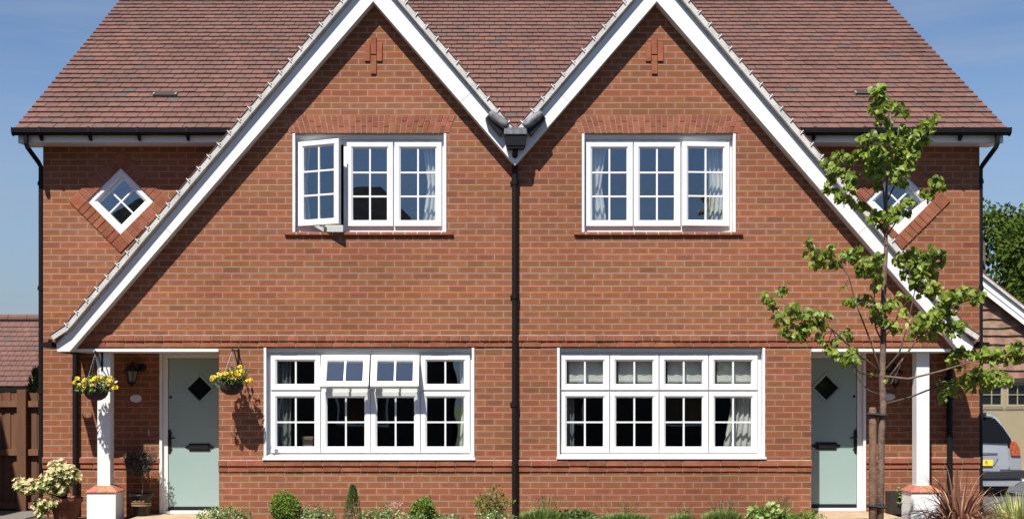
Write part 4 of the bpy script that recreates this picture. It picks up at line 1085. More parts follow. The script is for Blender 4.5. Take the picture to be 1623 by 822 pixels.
bush('variegated_shrub', 656, 811, 40, 'low variegated shrub in front of the smaller box ball', 'shrub', 'variegated_leaf', y=-.62, n=420, shape='low', leaf=.034, group=V)
bush('variegated_shrub', 709, 813, 40, 'low variegated shrub right of the smaller box ball', 'shrub', 'variegated_leaf', n=420, shape='low', leaf=.034, group=V)
bush('variegated_shrub', 782, 808, 50, 'low variegated shrub at the foot of the leggy rose-like shrub', 'shrub', 'variegated_leaf', y=-.62, n=560, shape='low', leaf=.034, group=V)
E = plant('leggy_shrub', 782, -.4, 'open leggy shrub with upright leafy shoots beside the central downpipe', 'shrub')
mb = MB(); tops = []
for qx, qy in ((787, 765), (781, 774), (760, 783), (768, 778), (796, 778), (806, 786), (752, 792), (775, 786), (790, 788), (812, 795), (758, 800), (802, 800)):
    t = P(qx, qy, -.4+rnd.uniform(-.1, .1)); tops.append(t); b0 = Vector((X(782, -.4), -.4, .05))
    for k in range(30):
        q = b0.lerp(t, .35+.65*rnd.random()); d = rv(); add_leaf(mb, q+d*.03, d+Vector((0, 0, .5)), rv()+Vector((0, -.3, .6)), rnd.uniform(.03, .05), 'oval')
mb.build('foliage', 'box_leaf', E); stems(E, (X(782, -.4), -.4, 0), tops)
def lavender(px, wpx, py_body, py_spike, label, n=260, ns=40, y=-.45):
    E = plant('lavender', px, y, label, 'lavender', 'lavender clumps along the wall'); mb, sp, st = MB(), MB(), MB()
    x0 = X(px, y); w_ = wpx*(D+y)/F/2; zb_ = Z(py_body, y)
    for _ in range(n*4):
        u = rnd.uniform(-1, 1); a = Vector((x0+u*w_*.7, y+rnd.uniform(-.14, .14), 0)); t = Vector((x0+u*w_+rnd.uniform(-.04, .04), y+rnd.uniform(-.2, .2), zb_*(1-.3*u*u)*rnd.uniform(.7, 1.08)))
        d = (t-a); s = d.cross(Vector((0, 1, .2))).normalized()*.0048; m_ = a.lerp(t, .55)
        mb.add([a-s, a+s, m_+s*1.2, t, m_-s*1.2], [(0, 1, 2, 3, 4)])
    for _ in range(ns):
        u = rnd.gauss(0, .42); u = max(-1, min(1, u)); zt = Z(py_spike, y)*(1-.12*u*u)*rnd.uniform(.62, 1.04); a = Vector((x0+u*w_*.6, y+rnd.uniform(-.1, .1), zb_*.6)); t = Vector((x0+u*w_*1.1+rnd.uniform(-.05, .05), y+rnd.uniform(-.15, .15), max(zt, zb_+.03)))
        d = (t-a).normalized(); st.tube([a, t], .0016, 4, caps=False)
        h = rnd.uniform(.022, .042)
        for k in range(5): add_leaf(sp, t-d*h*(k/4.), rv()+d*.9, rv(), .013, 'oval')
    mb.build('foliage', 'lavender_leaf', E); tag(sp.build('flower_spikes', 'lavender_spike', E), kind='stuff'); tag(st.build('flower_stems', 'lavender_leaf', E), kind='stuff')
lavender(862, 76, 806, 782, 'tall lavender clump just right of the central downpipe', 300, 70)
lavender(990, 84, 812, 795, 'wide lavender clump under the left part of the lower right window', 230, 48)
lavender(1082, 44, 813, 797, 'narrow lavender clump under the middle of the lower right window', 130, 30)
lavender(1146, 64, 808, 790, 'lavender clump dense with purple spikes under the right of the lower right window', 250, 70)
lavender(1236, 60, 812, 784, 'lavender with tall purple spikes rising behind the pale leafy plant', 120, 46, y=-.28)
bush('leafy_plant', 917, 806, 52, 'dark green leafy plant between two lavender clumps', 'plant', 'dark_leaf', n=420, shape='low', leaf=.05)
bush('leafy_plant', 1219, 801, 56, 'pale green broad-leaved plant left of the right doorstep', 'plant', 'bright_leaf', n=330, shape='low', leaf=.062, kind='round')
bush('leafy_plant', 1274, 808, 54, 'low fine-leaved green plant in front of the right doorstep', 'plant', 'box_leaf', n=800, shape='low', leaf=.03, y=-.6)

# ------------------------------------------------------------------ bronze strap-leaved plant and grass at the right corner
def blade(mb, a, d0, L, w, droop, segs=7, mi=0, twist=0.):
    p = Vector(a); d = Vector(d0).normalized(); side = d.cross(Vector((0, 0, 1)))
    side = side.normalized() if side.length > .05 else Vector((1, 0, 0))
    vs = []
    for i in range(segs+1):
        t = i/segs; ww = w*(1-t**2.2)*(.6+.6*min(t*3, 1)) if i < segs else .0005
        nrm = side.cross(d).normalized()
        vs += [p-side*ww, p-nrm*ww*.35, p+side*ww]
        d = (d+Vector((0, 0, -droop/segs*(t*2+.1)))).normalized(); p = p+d*L/segs
        side = (side-d*side.dot(d)).normalized()
    fs = []
    for i in range(segs):
        a_, b_ = i*3, (i+1)*3; fs += [(a_, a_+1, b_+1, b_), (a_+1, a_+2, b_+2, b_+1)]
    mb.add(vs, fs, mi)
E = plant('phormium', 1520, -.75, 'bronze strap-leaved plant arching in front of the right pillar and wall', 'plant'); mb = MB(); b0 = Vector((X(1520, -.75), -.75, 0))
for k in range(170):
    a = rnd.uniform(0, 6.283); inc = rnd.uniform(.2, 1.9)
    d = Vector((math.cos(a)*inc, math.sin(a)*inc*.8, 1)); blade(mb, b0+Vector((math.cos(a)*.10*rnd.random(), math.sin(a)*.08, 0)), d, rnd.uniform(.58, .95)*(.92 if inc > .5 else .88), rnd.uniform(.007, .017), rnd.uniform(.9, 2.8)*min(1, inc+.1))
for (tx_, ty_, wd_) in ((1508, 790, .022), (1545, 775, .016), (1530, 780, .018), (1515, 737, .026), (1519, 742, .02), (1487, 757, .012), (1470, 752, .008), (1482, 762, .014)):
    t = P(tx_, ty_, -.75); d = t-b0; blade(mb, b0, d, d.length*1.02, wd_, .06)
mb.build('leaves', 'phormium_blade', E)
E = plant('ornamental_grass', 1608, .2, 'yellow-green tufted grass at the right corner by the driveway', 'grass plant'); mb = MB(); b0 = Vector((X(1612, .2), .2, -.05))
for k in range(150):
    a = rnd.uniform(0, 6.283); inc = rnd.uniform(.1, .9); d = Vector((math.cos(a)*inc, math.sin(a)*inc, 1)); blade(mb, b0+Vector((math.cos(a)*.2*rnd.random(), math.sin(a)*.15, 0)), d, rnd.uniform(.25, .45), rnd.uniform(.006, .011), rnd.uniform(.4, 1.3)*inc)
for (tx_, ty_) in ((1594, 780), (1600, 795), (1604, 800)):
    t = P(tx_, ty_, .2); d = t-b0; blade(mb, b0, d, d.length, .012, .1)
mb.build('leaves', 'grass_blade', E)
E = bush('ground_cover', 1560, 814, 110, 'small bright green creeping plant under the bronze strap leaves', 'plant', 'bright_leaf', n=420, shape='low', leaf=.03, y=-.2)

# ------------------------------------------------------------------ young tree on its stake
TY = -2.9
def tp(px, py, dy=0.): return P(px, py, TY+dy)
T = empty('young_tree', (X(1394, TY), TY, -.02), 'slim young lime tree with drooping heart-shaped leaves tied to a stake', 'tree')
mb = MB(); s_ = (D+TY)/F
trunk = [(1394, 845), (1396, 760), (1397, 690), (1400, 640), (1398, 600), (1400, 545), (1400, 500), (1401, 450), (1404, 400), (1404, 350), (1405, 300), (1408, 250), (1412, 205), (1408, 175), (1394, 150)]
wpx = [11.5, 11, 10.5, 10.5, 10, 9.5, 8.5, 8, 6.5, 5, 4, 3.2, 2.4, 1.8, 1.2]
tpts = [tp(a, b, .02*math.sin(i*1.7)) for i, (a, b) in enumerate(trunk)]; tpts[0].z = -.02
mb.tube(tpts, [q*s_/2 for q in wpx], 10); mb.build('trunk', 'bark', T, smooth=True)
br = [ # (branch pixels, depth at the tip, thickness, leaf spots: (px, py, radius px, leaves))
 ([(1394, 587), (1360, 560), (1320, 522), (1290, 502), (1255, 485), (1222, 472)], -.35, 4, [(1218, 474, 9, 10), (1226, 486, 8, 9), (1240, 463, 10, 11), (1262, 497, 14, 24), (1276, 506, 15, 28), (1288, 502, 13, 22), (1236, 508, 11, 14), (1252, 527, 13, 20), (1266, 532, 12, 18), (1280, 524, 12, 15), (1300, 514, 11, 14), (1312, 500, 8, 8), (1342, 530, 11, 13), (1300, 538, 11, 12), (1310, 553, 10, 10), (1326, 546, 8, 7)]),
 ([(1392, 597), (1362, 590), (1348, 570), (1330, 562)], -.2, 3.2, [(1340, 568, 11, 16), (1352, 574, 9, 12), (1326, 562, 8, 8), (1350, 560, 8, 8)]),
 ([(1394, 625), (1376, 618), (1360, 600), (1350, 578)], .1, 3, []),
 ([(1399, 598), (1387, 562), (1372, 520), (1356, 480), (1346, 440), (1330, 415), (1296, 400), (1284, 388)], .3, 3.2, [(1284, 388, 9, 9), (1288, 402, 11, 13), (1297, 414, 12, 16), (1290, 424, 8, 8), (1312, 400, 10, 13), (1318, 418, 11, 14), (1330, 420, 9, 10), (1342, 406, 11, 14), (1353, 412, 10, 12), (1360, 400, 8, 8), (1338, 456, 5, 3)]),
 ([(1400, 545), (1388, 520), (1385, 480), (1388, 440), (1384, 400)], -.25, 3, [(1375, 420, 12, 18), (1382, 432, 13, 22), (1390, 412, 10, 14), (1368, 434, 9, 11), (1360, 426, 8, 9), (1390, 452, 9, 10), (1352, 480, 9, 9), (1345, 482, 6, 5), (1368, 476, 11, 15), (1385, 490, 12, 18), (1394, 496, 10, 13), (1408, 486, 9, 10), (1416, 480, 8, 8), (1384, 508, 7, 6), (1400, 514, 8, 7)]),
 ([(1399, 540), (1412, 520), (1420, 508)], .2, 2, [(1410, 514, 9, 10), (1421, 524, 8, 8), (1430, 472, 6, 4), (1440, 474, 5, 3)]),
 ([(1404, 390), (1402, 370), (1388, 340), (1370, 320), (1348, 300), (1322, 270), (1312, 258)], .25, 3, [(1308, 262, 9, 11), (1318, 284, 11, 16), (1330, 252, 11, 16), (1346, 252, 9, 11), (1326, 270, 10, 13), (1340, 280, 12, 19), (1352, 290, 12, 19), (1344, 300, 10, 13), (1318, 304, 9, 10), (1330, 318, 9, 11), (1345, 320, 10, 13), (1358, 326, 10, 13), (1370, 330, 9, 10), (1312, 300, 7, 6)]),
 ([(1404, 350), (1400, 300), (1390, 265), (1382, 240), (1366, 230)], -.25, 3, [(1366, 225, 10, 13), (1378, 220, 11, 15), (1388, 240, 14, 26), (1372, 250, 12, 19), (1360, 246, 9, 10), (1382, 266, 13, 23), (1394, 262, 12, 20), (1396, 280, 11, 16), (1378, 280, 10, 13), (1404, 250, 11, 16), (1398, 222, 10, 13), (1408, 218, 8, 9), (1388, 298, 8, 8)]),
 ([(1405, 320), (1420, 290), (1436, 260), (1456, 225), (1475, 195)], .2, 3, [(1418, 228, 11, 16), (1426, 240, 12, 19), (1434, 216, 12, 19), (1448, 226, 12, 18), (1460, 210, 11, 16), (1470, 196, 11, 16), (1480, 192, 9, 12), (1466, 225, 10, 13), (1476, 206, 8, 9), (1424, 258, 12, 18), (1438, 250, 11, 16), (1448, 248, 9, 12), (1414, 270, 11, 15), (1428, 276, 10, 13), (1440, 266, 9, 11), (1434, 290, 9, 10), (1416, 290, 9, 10), (1452, 238, 8, 8), (1430, 204, 8, 8)]),
 ([(1404, 375), (1425, 345), (1455, 325), (1480, 305), (1492, 292)], -.15, 2.6, [(1486, 290, 10, 13), (1478, 300, 10, 12), (1494, 300, 8, 9), (1468, 308, 9, 11), (1474, 316, 7, 6), (1440, 322, 9, 10), (1428, 330, 10, 12), (1416, 336, 10, 12), (1404, 346, 11, 15), (1392, 344, 11, 14), (1382, 350, 9, 10), (1418, 350, 8, 8), (1400, 362, 8, 8), (1440, 342, 6, 5)]),
 ([(1410, 222), (1404, 190), (1396, 165), (1390, 150)], -.15, 1.8, [(1386, 152, 9, 11), (1394, 146, 9, 11), (1398, 158, 9, 10), (1388, 168, 9, 11), (1400, 172, 8, 9), (1384, 178, 8, 8), (1395, 182, 8, 8), (1402, 190, 8, 8), (1408, 196, 7, 7), (1392, 196, 5, 4)]),
 ([(1412, 205), (1420, 185), (1428, 175)], .15, 1.5, [(1420, 172, 8, 8), (1428, 178, 7, 7), (1416, 166, 6, 5), (1432, 184, 6, 5)]),
 ([(1399, 590), (1425, 560), (1440, 510), (1450, 460), (1456, 420)], .3, 3.6, [(1432, 408, 11, 14), (1446, 404, 12, 17), (1426, 418, 10, 12), (1462, 408, 12, 18), (1478, 402, 12, 18), (1490, 404, 9, 12), (1440, 422, 12, 18), (1456, 424, 13, 22), (1472, 420, 12, 18), (1488, 418, 10, 13), (1430, 436, 10, 12), (1448, 442, 12, 16), (1462, 438, 11, 14), (1480, 438, 8, 8), (1472, 456, 11, 15), (1484, 460, 11, 15), (1464, 466, 9, 11), (1478, 470, 9, 10), (1455, 456, 7, 6)]),
 ([(1403, 606), (1430, 570), (1455, 535), (1490, 500), (1520, 480), (1550, 472)], -.35, 3.8, [(1456, 514, 13, 20), (1470, 508, 13, 22), (1484, 500, 13, 22), (1498, 494, 13, 22), (1510, 486, 12, 18), (1494, 478, 11, 15), (1508, 470, 11, 15), (1522, 472, 11, 15), (1534, 466, 11, 15), (1546, 474, 10, 14), (1552, 468, 8, 9), (1480, 524, 12, 16), (1494, 516, 11, 15), (1508, 520, 10, 13), (1520, 516, 9, 10), (1448, 526, 10, 12), (1462, 534, 9, 10), (1510, 534, 8, 8), (1476, 536, 7, 6), (1430, 500, 8, 7)]),
 ([(1400, 596), (1440, 600), (1490, 588), (1530, 576), (1575, 566), (1620, 560)], -.4, 4, [(1508, 574, 10, 12), (1516, 566, 10, 12), (1530, 560, 10, 13), (1544, 566, 10, 14), (1558, 562, 11, 15), (1572, 560, 11, 15), (1584, 566, 11, 15), (1597, 558, 11, 16), (1610, 554, 11, 16), (1622, 562, 11, 15), (1600, 570, 10, 13), (1614, 572, 10, 12), (1520, 580, 8, 8), (1556, 572, 9, 10), (1632, 556, 10, 12), (1572, 572, 9, 10)]),
 ([(1402, 640), (1440, 630), (1470, 618), (1500, 608), (1540, 600), (1580, 595)], .35, 3.6, [(1500, 620, 10, 13), (1494, 632, 9, 10), (1508, 612, 10, 13), (1522, 608, 11, 15), (1536, 604, 11, 16), (1550, 600, 11, 16), (1564, 598, 11, 16), (1578, 594, 11, 16), (1590, 600, 11, 15), (1598, 606, 9, 12), (1562, 610, 10, 13), (1576, 608, 10, 12), (1536, 616, 9, 10), (1550, 588, 9, 10), (1488, 610, 5, 3), (1512, 624, 7, 6)]),
 ([(1403, 625), (1412, 608), (1424, 585), (1436, 560)], .15, 2.4, [(1402, 603, 4, 2), (1386, 594, 4, 2)]),
]
lm = MB()
for path, dy, th, spots in br:
    n = len(path); mb = MB(); pts = [tp(a, b, dy*(i/(n-1))) for i, (a, b) in enumerate(path)]
    mb.tube(pts, [max(th*(1-.75*i/(n-1)), .8)*s_/2 for i in range(n)], 7)
    for (qx, qy, qr, k) in spots:
        # twig from the nearest point of the branch
        j = min(range(n), key=lambda i: (path[i][0]-qx)**2+(path[i][1]-qy)**2)
        c = tp(qx, qy, dy*(j/(n-1))*1.0+rnd.uniform(-.12, .12))
        if (path[j][0]-qx)**2+(path[j][1]-qy)**2 < 60**2: mb.tube([pts[j], pts[j].lerp(c, .55)+Vector((0, 0, .015)), c], [.8*s_, .6*s_, .4*s_], 5)
        for _ in range(int(k*1.5)):
            d = rv(rnd.random()**.45*qr*s_); p = c+Vector((d.x, d.y*1.2, d.z))
            tip = Vector((rnd.uniform(-1, 1), rnd.uniform(-.9, .7), rnd.uniform(-1.2, -.35))); nrm = Vector((rnd.uniform(-.9, .9), rnd.uniform(-1, .0), rnd.uniform(0, 1.1)))
            sz = rnd.choice((.040, .052, .060, .068, .078))*rnd.uniform(.82, 1.08)
            add_leaf(lm, p+Vector((0, 0, sz*.45)), tip, nrm, sz, 'lime')
    mb.build('branch', 'dark_twig' if th < 3.7 else 'bark', T, smooth=True)
lm.build('crown', 'lime_leaf', T)
SX = X(1382, TY+.02)
S = empty('tree_stake', (SX, TY, 0), 'short weathered round wooden stake beside the young tree trunk', 'stake')
mb = MB(); zt = Z(645, TY); rs = 9.5*s_/2*1.25
mb.tube([(SX, TY, -.1), (SX, TY, .6), (SX+.002, TY, 1.0), (SX+.001, TY, zt-.02), (SX+.001, TY, zt)], [rs, rs*1.02, rs, rs*.98, rs*.72], 14); mb.build('post', 'stake_wood', S, smooth=True)
for pz in (656, 801):
    mb = MB(); z = Z(pz, TY); x0, x1 = SX, X(1397, TY); r1 = rs+.012
    pts = [(x0+r1*math.cos(a), TY+r1*math.sin(a)*1.0, z) for a in [R(90+18*i) for i in range(11)]]+[(x1+.05*math.cos(a), TY+.055*math.sin(a), z-.012) for a in [R(-90+18*i) for i in range(11)]]
    mb.tube(pts+[pts[0]], .015, 6); mb.box((x0+x1)/2-.02, (x0+x1)/2+.035, TY-.03, TY+.03, z-.028, z+.02); mb.build('tie', 'rubber', S)

y_ = .24; mb = MB(); mb.box(X(479.5, y_), X(495.5, y_), y_, y_+.10, Z(709, y_), Z(694.5, y_)); mb.box(X(478.5, y_), X(496.5, y_), y_-.004, y_+.104, Z(694.4, y_), Z(691.5, y_))
o = mb.build('storage_box', 'furniture', loc=(X(487.5, y_), y_, Z(709, y_)), bevel=.003); tag(o, 'small brown box behind the glass at the left of the lower left window', 'box')
mb = MB(); mb.box(X(470, .2), X(752, .2), .152, .30, Z(727), Z(709.5, .2)); mb.build('window_board', 'white_paint', H)
# ================================================================== left: fence, neighbours
FY = 1.5
FN = empty('wooden_fence', (X(30, FY), FY, 0), 'brown close-boarded wooden fence in shade left of the house', 'fence')
zt = Z(618.5, FY); x = -11.0; mb = MB(); k = 0
xe = X(63, FY); posts = (X(38, FY), X(38, FY)-1.85, X(38, FY)-3.7)
while x < xe:
    w_ = .064; mb.box(x, min(x+w_+.012, xe), FY+(.012 if k % 2 else 0), FY+(.012 if k % 2 else 0)+.011, .10, zt-.03+rnd.uniform(-.012, .006)); x += w_-.004; k += 1
mb.build('boards', 'fence_wood', FN)
for zz in (639.5, 716, 800):
    mb = MB(); z = Z(zz, FY)
    prev = -11.0
    for p in sorted(posts)+[xe+.06]:
        mb.box(prev, p-.063, FY-.055, FY-.001, z-.042, z+.042); prev = p+.063
    mb.build('rail', 'fence_wood', FN)
for p in posts:
    mb = MB(); mb.box(p-.062, p+.062, FY-.10, FY-.001, -.1, zt+.01); mb.build('post', 'fence_wood', FN, bevel=.006)
mb = MB(); mb.box(-11, xe, FY-.012, FY+.03, -.02, .0995); mb.build('gravel_board', 'fence_wood', FN)

NG = empty('garage_block', (-10, 13, 0), 'low red tiled roof of an outbuilding beyond the fence', 'outbuilding')
y0, z0 = 12.0, Z(612.5, 12.0); y1, z1 = 14.05, Z(505, 14.05); ang = math.atan2(z1-z0, y1-y0)
mb = MB(); tiles(mb, (0, y0, z0), (1, 0, 0), (0, math.cos(ang), math.sin(ang)), (0, -math.sin(ang), math.cos(ang)), -17.4, -7.4, int(math.hypot(y1-y0, z1-z0)/.189), .189, .165); mb.build('roof', 'roof_tile', NG)
mb = MB(); mb.prism_axis([(0, y0+.02, z0-.01), (0, y1, z1-.01), (0, 2*y1-y0, z0-.01), (0, 2*y1-y0, z0-.1), (0, y1, z1-.15), (0, y0+.02, z0-.1)], (-17.38, 0, 0), (-7.42, 0, 0)); mb.build('roof_deck', 'dark_lintel', NG)
xx = -17.4
while xx < -7.5:
    mb = MB(); mb.tube([(xx+.004, y1, z1+.005), (min(xx+.44, -7.4), y1, z1+.005)], .105, 10); mb.build('ridge_tile', 'pale_tile' if 'pale_tile' in M else 'roof_tile', NG); xx += .445
mb = MB(); mb.box(-17.2, -7.6, y0+.25, 2*y1-y0-.25, -.35, z0+.02); mb.build('wall', 'far_brick', NG)
mb = MB(); mb.box(-17.4, -7.4, y0-.09, y0+.02, z0-.11, z0-.01); mb.build('gutter', 'black_plastic', NG)
cx_, cy_ = X(113-60, 4.0), 4.0
CF = empty('conifer', (X(57, 4.0), 4.0, -.2), 'green conifer tip showing over the fence beside the house', 'conifer'); mb = MB()
for k in range(1400):
    t = rnd.random()**.8; r_ = .46*(1-t)**.7*rnd.uniform(.7, 1.1)+.02; a = rnd.uniform(0, 6.283); zt_ = Z(588, 4.0)
    mb_p = Vector((X(61, 4.0)+r_*math.cos(a), 4.0+r_*math.sin(a), -.2+t*(zt_+.2))); add_leaf(mb, mb_p, Vector((math.cos(a)*.5, math.sin(a)*.5, 1))+rv(.3), Vector((math.cos(a), math.sin(a), .2)), .11*rnd.uniform(.7, 1.3), 'slim')
mb.build('foliage', 'conifer_leaf', CF); mb = MB(); mb.tube([(X(61, 4.0), 4.0, -.3), (X(61, 4.0), 4.0, 1.4)], [.05, .02], 7); mb.build('stem', 'bark', CF)

def plain_house(name, x0, x1, y0, y1, zw, zr, label, hip=0., roof='slate', axis='x', wall='far_brick', wins=()):
    E = empty(name, ((x0+x1)/2, (y0+y1)/2, -.3), label, 'house'); mb = MB(); mb.box(x0, x1, y0, y1, -.35, zw); mb.build('wall', wall, E)
    ym, xm = (y0+y1)/2, (x0+x1)/2; o = .35; mb = MB()
    if axis == 'x': a, b = Vector((x0-o+hip, ym, zr)), Vector((x1+o-hip, ym, zr))
    else: a, b = Vector((xm, y0-o+hip, zr)), Vector((xm, y1+o-hip, zr))
    c = [Vector((x0-o, y0-o, zw-.05)), Vector((x1+o, y0-o, zw-.05)), Vector((x1+o, y1+o, zw-.05)), Vector((x0-o, y1+o, zw-.05))]
    fs = [(0, 1, 5, 4), (1, 2, 5), (2, 3, 4, 5), (3, 0, 4), (3, 2, 1, 0)] if axis == 'x' else [(0, 1, 4), (1, 2, 5, 4), (2, 3, 5), (3, 0, 4, 5), (3, 2, 1, 0)]
    mb.add(c+[a, b], fs); mb.build('roof', roof, E)
    for (wx0, wx1, wz0, wz1, wy) in wins:
        mb = MB(); mb.ring([(wx0, wx1, wz0, wz1, wy-.02), (wx0, wx1, wz0, wz1, wy+.03), (wx0+.06, wx1-.06, wz0+.06, wz1-.06, wy+.03), (wx0+.06, wx1-.06, wz0+.06, wz1-.06, wy-.02)]); f = mb.build('window', 'white_plastic', E)
        mb = MB(); mb.box(wx0+.06, wx1-.06, wy+.005, wy+.015, wz0+.06, wz1-.06); mb.build('pane', 'dark_glass', f)
    return E
# next door on the left: it stands outside the picture and throws the fence into shade
plain_house('neighbouring_house', -15, -7.8, -1.95, 2.5, 5.0, 7.4, 'brick neighbouring house standing close on the left of the fence', roof='slate', axis='y')
# homes across the road, mirrored in the window glass
wn = lambda x, z: (x, x+1.5, z, z+1.2, -19.0)
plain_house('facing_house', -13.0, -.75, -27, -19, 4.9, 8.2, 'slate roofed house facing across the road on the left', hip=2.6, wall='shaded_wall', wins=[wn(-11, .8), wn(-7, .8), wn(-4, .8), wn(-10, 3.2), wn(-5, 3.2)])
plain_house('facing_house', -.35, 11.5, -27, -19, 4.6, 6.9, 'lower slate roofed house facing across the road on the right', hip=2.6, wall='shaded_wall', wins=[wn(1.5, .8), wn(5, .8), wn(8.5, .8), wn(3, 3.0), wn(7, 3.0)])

# ================================================================== right: garage, car, trees
GY = 12.0
G = empty('timber_garage', (X(1560, GY), GY, -.24), 'garage with waney-edged timber gable and beige doors behind the car', 'garage')
ax, az = X(1500, GY), Z(393, GY); sl = .785; hw = (az-2.15)/sl
gz = lambda x: az-abs(x-ax)*sl
mb = MB(); dz1 = Z(606, GY); dl, dr_ = X(1500, GY)-1.9, X(1500, GY)+2.9
mb.prism([(ax-hw+.3, -.35), (dl, -.35), (dl, dz1+.2), (dr_, dz1+.2), (dr_, -.35), (ax+hw-.2, -.35), (ax+hw-.2, 2.2), (ax, az-.35), (ax-hw+.3, 2.2)], GY, GY+.2); mb.build('wall', 'far_brick', G)
mb = MB(); mb.prism_axis([(ax-hw, 0, 2.15), (ax, 0, az), (ax+hw, 0, 2.15), (ax+hw, 0, 2.05), (ax, 0, az-.12), (ax-hw, 0, 2.05)], (0, GY-.24, 0), (0, GY+7, 0)); mb.build('roof', 'roof_tile', G)
for s in (-1, 1):
    mb = MB(); mb.prism([(ax, az-.05), (ax+s*hw, 2.10), (ax+s*hw, 2.03), (ax, az-.115)][::s], GY-.28, GY-.03); mb.build('verge', 'pale_mortar', G)
    mb = MB(); mb.prism([(ax, az-.125), (ax+s*hw, 2.02), (ax+s*hw, 1.86), (ax, az-.30)][::s], GY-.22, GY-.19)
    mb.prism([(ax, az-.305), (ax+s*hw, 1.855), (ax+s*hw, 1.72), (ax, az-.43)][::s], GY-.205, GY-.175); mb.build('bargeboard', 'white_paint', G)
mb = MB(); z = dz1+.10; i = 0
while z < az-.3:
    z1 = z+.188; xa, xb = max(ax-hw+.25, ax-(az-.25-z)/sl), min(ax+hw-.25, ax+(az-.25-z)/sl); n = 46; vs = []
    ph = [rnd.uniform(0, 6) for _ in range(3)]
    for j in range(n+1):
        x = xa+(xb-xa)*j/n; e = .014*math.sin(x*2.3+ph[0])+.009*math.sin(x*5.7+ph[1])+.006*math.sin(x*13+ph[2])
        top = min(z1+.03, gz(x)-.2)
        vs += [(x, GY-.052, z+e), (x, GY-.008, max(top, z+e+.001)), (x, GY-.03, z+e)]
    fs = []
    for j in range(n):
        a, b = j*3, (j+1)*3; fs += [(a, b, b+1, a+1), (a+2, b+2, b, a), (a+1, b+1, b+2, a+2)]
    mb.add(vs, fs); z = z1; i += 1
mb.build('timber_cladding', 'oak_board', G)
mb = MB(); mb.box(dl-.1, dr_+.1, GY-.07, GY+.02, dz1, dz1+.10); mb.build('lintel', 'dark_lintel', G)
# side-hinged doors with small four-pane lights
zlo, zhi = Z(641.5, GY), Z(608.5, GY)
lights = [(X(a, GY), X(a, GY)+.44) for a in (1437, 1476.5, 1516.5, 1556.5, 1597.5, 1638, 1679, 1720)]
lights = [l for l in lights if l[1] < dr_-.1]
mb = MB(); mb.box(dl+.005, dr_-.005, GY+.02, GY+.06, -.23, zlo); mb.box(dl+.005, dr_-.005, GY+.02, GY+.06, zhi, dz1-.005)
ed = [dl+.005]+[q for l in lights for q in l]+[dr_-.005]
for a, b in zip(ed[::2], ed[1::2]): mb.box(a, b, GY+.02, GY+.06, zlo+.0005, zhi-.0005)
gd = mb.build('garage_door', 'garage_door', G)
for a, b in lights:
    mb = MB(); mb.ring([(a-.03, b+.03, zlo-.03, zhi+.03, GY+.02), (a-.03, b+.03, zlo-.03, zhi+.03, GY+.005), (a+.015, b-.015, zlo+.015, zhi-.015, GY+.005), (a+.015, b-.015, zlo+.015, zhi-.015, GY+.05)])
    xm, zm = (a+b)/2, (zlo+zhi)/2; mb.box(xm-.009, xm+.009, GY+.012, GY+.04, zlo+.016, zm-.0095); mb.box(xm-.009, xm+.009, GY+.012, GY+.04, zm+.0095, zhi-.016); mb.box(a+.016, b-.016, GY+.012, GY+.04, zm-.009, zm+.009)
    mb.build('window', 'garage_frame', gd); mb = MB(); mb.box(a, b, GY+.041, GY+.046, zlo, zhi); mb.build('pane', 'dark_glass', gd)
    mb = MB(); zz = Z(646.5, GY); mb.box(a-.05, b+.05, GY-.005, GY+.02, zz-.0, zz+.024)
    q = a-.04
    while q < b+.03: mb.box(q, q+.03, GY+.0, GY+.0195, zz-.03, zz-.001); q += .062
    mb.build('moulding', 'garage_frame', gd)
x = dl+.79
while x < dr_-.2:
    mb = MB(); mb.box(x-.006, x+.006, GY+.012, GY+.0195, -.2, dz1-.02); mb.build('door_joint', 'garage_frame', gd); x += 1.14 if False else .79

# ------------------------------------------------------------------ silver car seen from behind
CY = 7.3; CXc = X(1548.6, CY); CZ = -.25
C_ = empty('parked_car', (CXc, CY, CZ), 'silver family car with yellow rear number plate parked before the garage', 'car')
def sect(y, wl, wm, wr_, zb, zm, zw, zr, crown=.03):
    """half outline of a cross-section: sill, waist bulge, shoulder, roof edge, roof centre"""
    h = [(wl, zb), (wm, zb+.18), (wm+.012, zm), (wm-.02, zw), (wr_+.04, zr-.12), (wr_, zr-.05), (wr_-.10, zr-.01), (0, zr+crown)]
    return [(x, y, z) for x, z in h]+[(-x, y, z) for x, z in h[-2::-1]]
secs = [ # from the tail forwards
 (.02, .70, .77, .50, .30, .62, .90, .94, .0), (.05, .74, .80, .60, .26, .64, .95, 1.02, .02), (.16, .77, .82, .57, .22, .66, .97, 1.30, .02), (.34, .79, .835, .535, .20, .66, .98, 1.50, .03), (.60, .80, .845, .53, .20, .66, .98, 1.545, .035),
 (1.3, .80, .85, .55, .20, .66, .97, 1.56, .04), (2.0, .80, .85, .55, .20, .66, .96, 1.53, .04), (2.6, .80, .85, .53, .20, .66, .95, 1.36, .04), (3.1, .80, .845, .60, .20, .64, .92, 1.06, .03), (3.6, .79, .83, .60, .20, .60, .84, .92, .03), (3.95, .74, .77, .54, .22, .55, .74, .80, .02), (4.05, .66, .70, .48, .26, .52, .66, .72, .0)]
vs = []; fs = []
S_ = [sect(*q) for q in secs]; n = len(S_[0])
for s in S_: vs += [(CXc+x, CY+y, CZ+z) for x, y, z in s]
for i in range(len(S_)-1):
    for k in range(n-1): fs.append((i*n+k, i*n+k+1, (i+1)*n+k+1, (i+1)*n+k))
    fs.append((i*n+n-1, i*n, (i+1)*n, (i+1)*n+n-1))
fs += [tuple(range(n-1, -1, -1)), tuple(range((len(S_)-1)*n, len(S_)*n))]
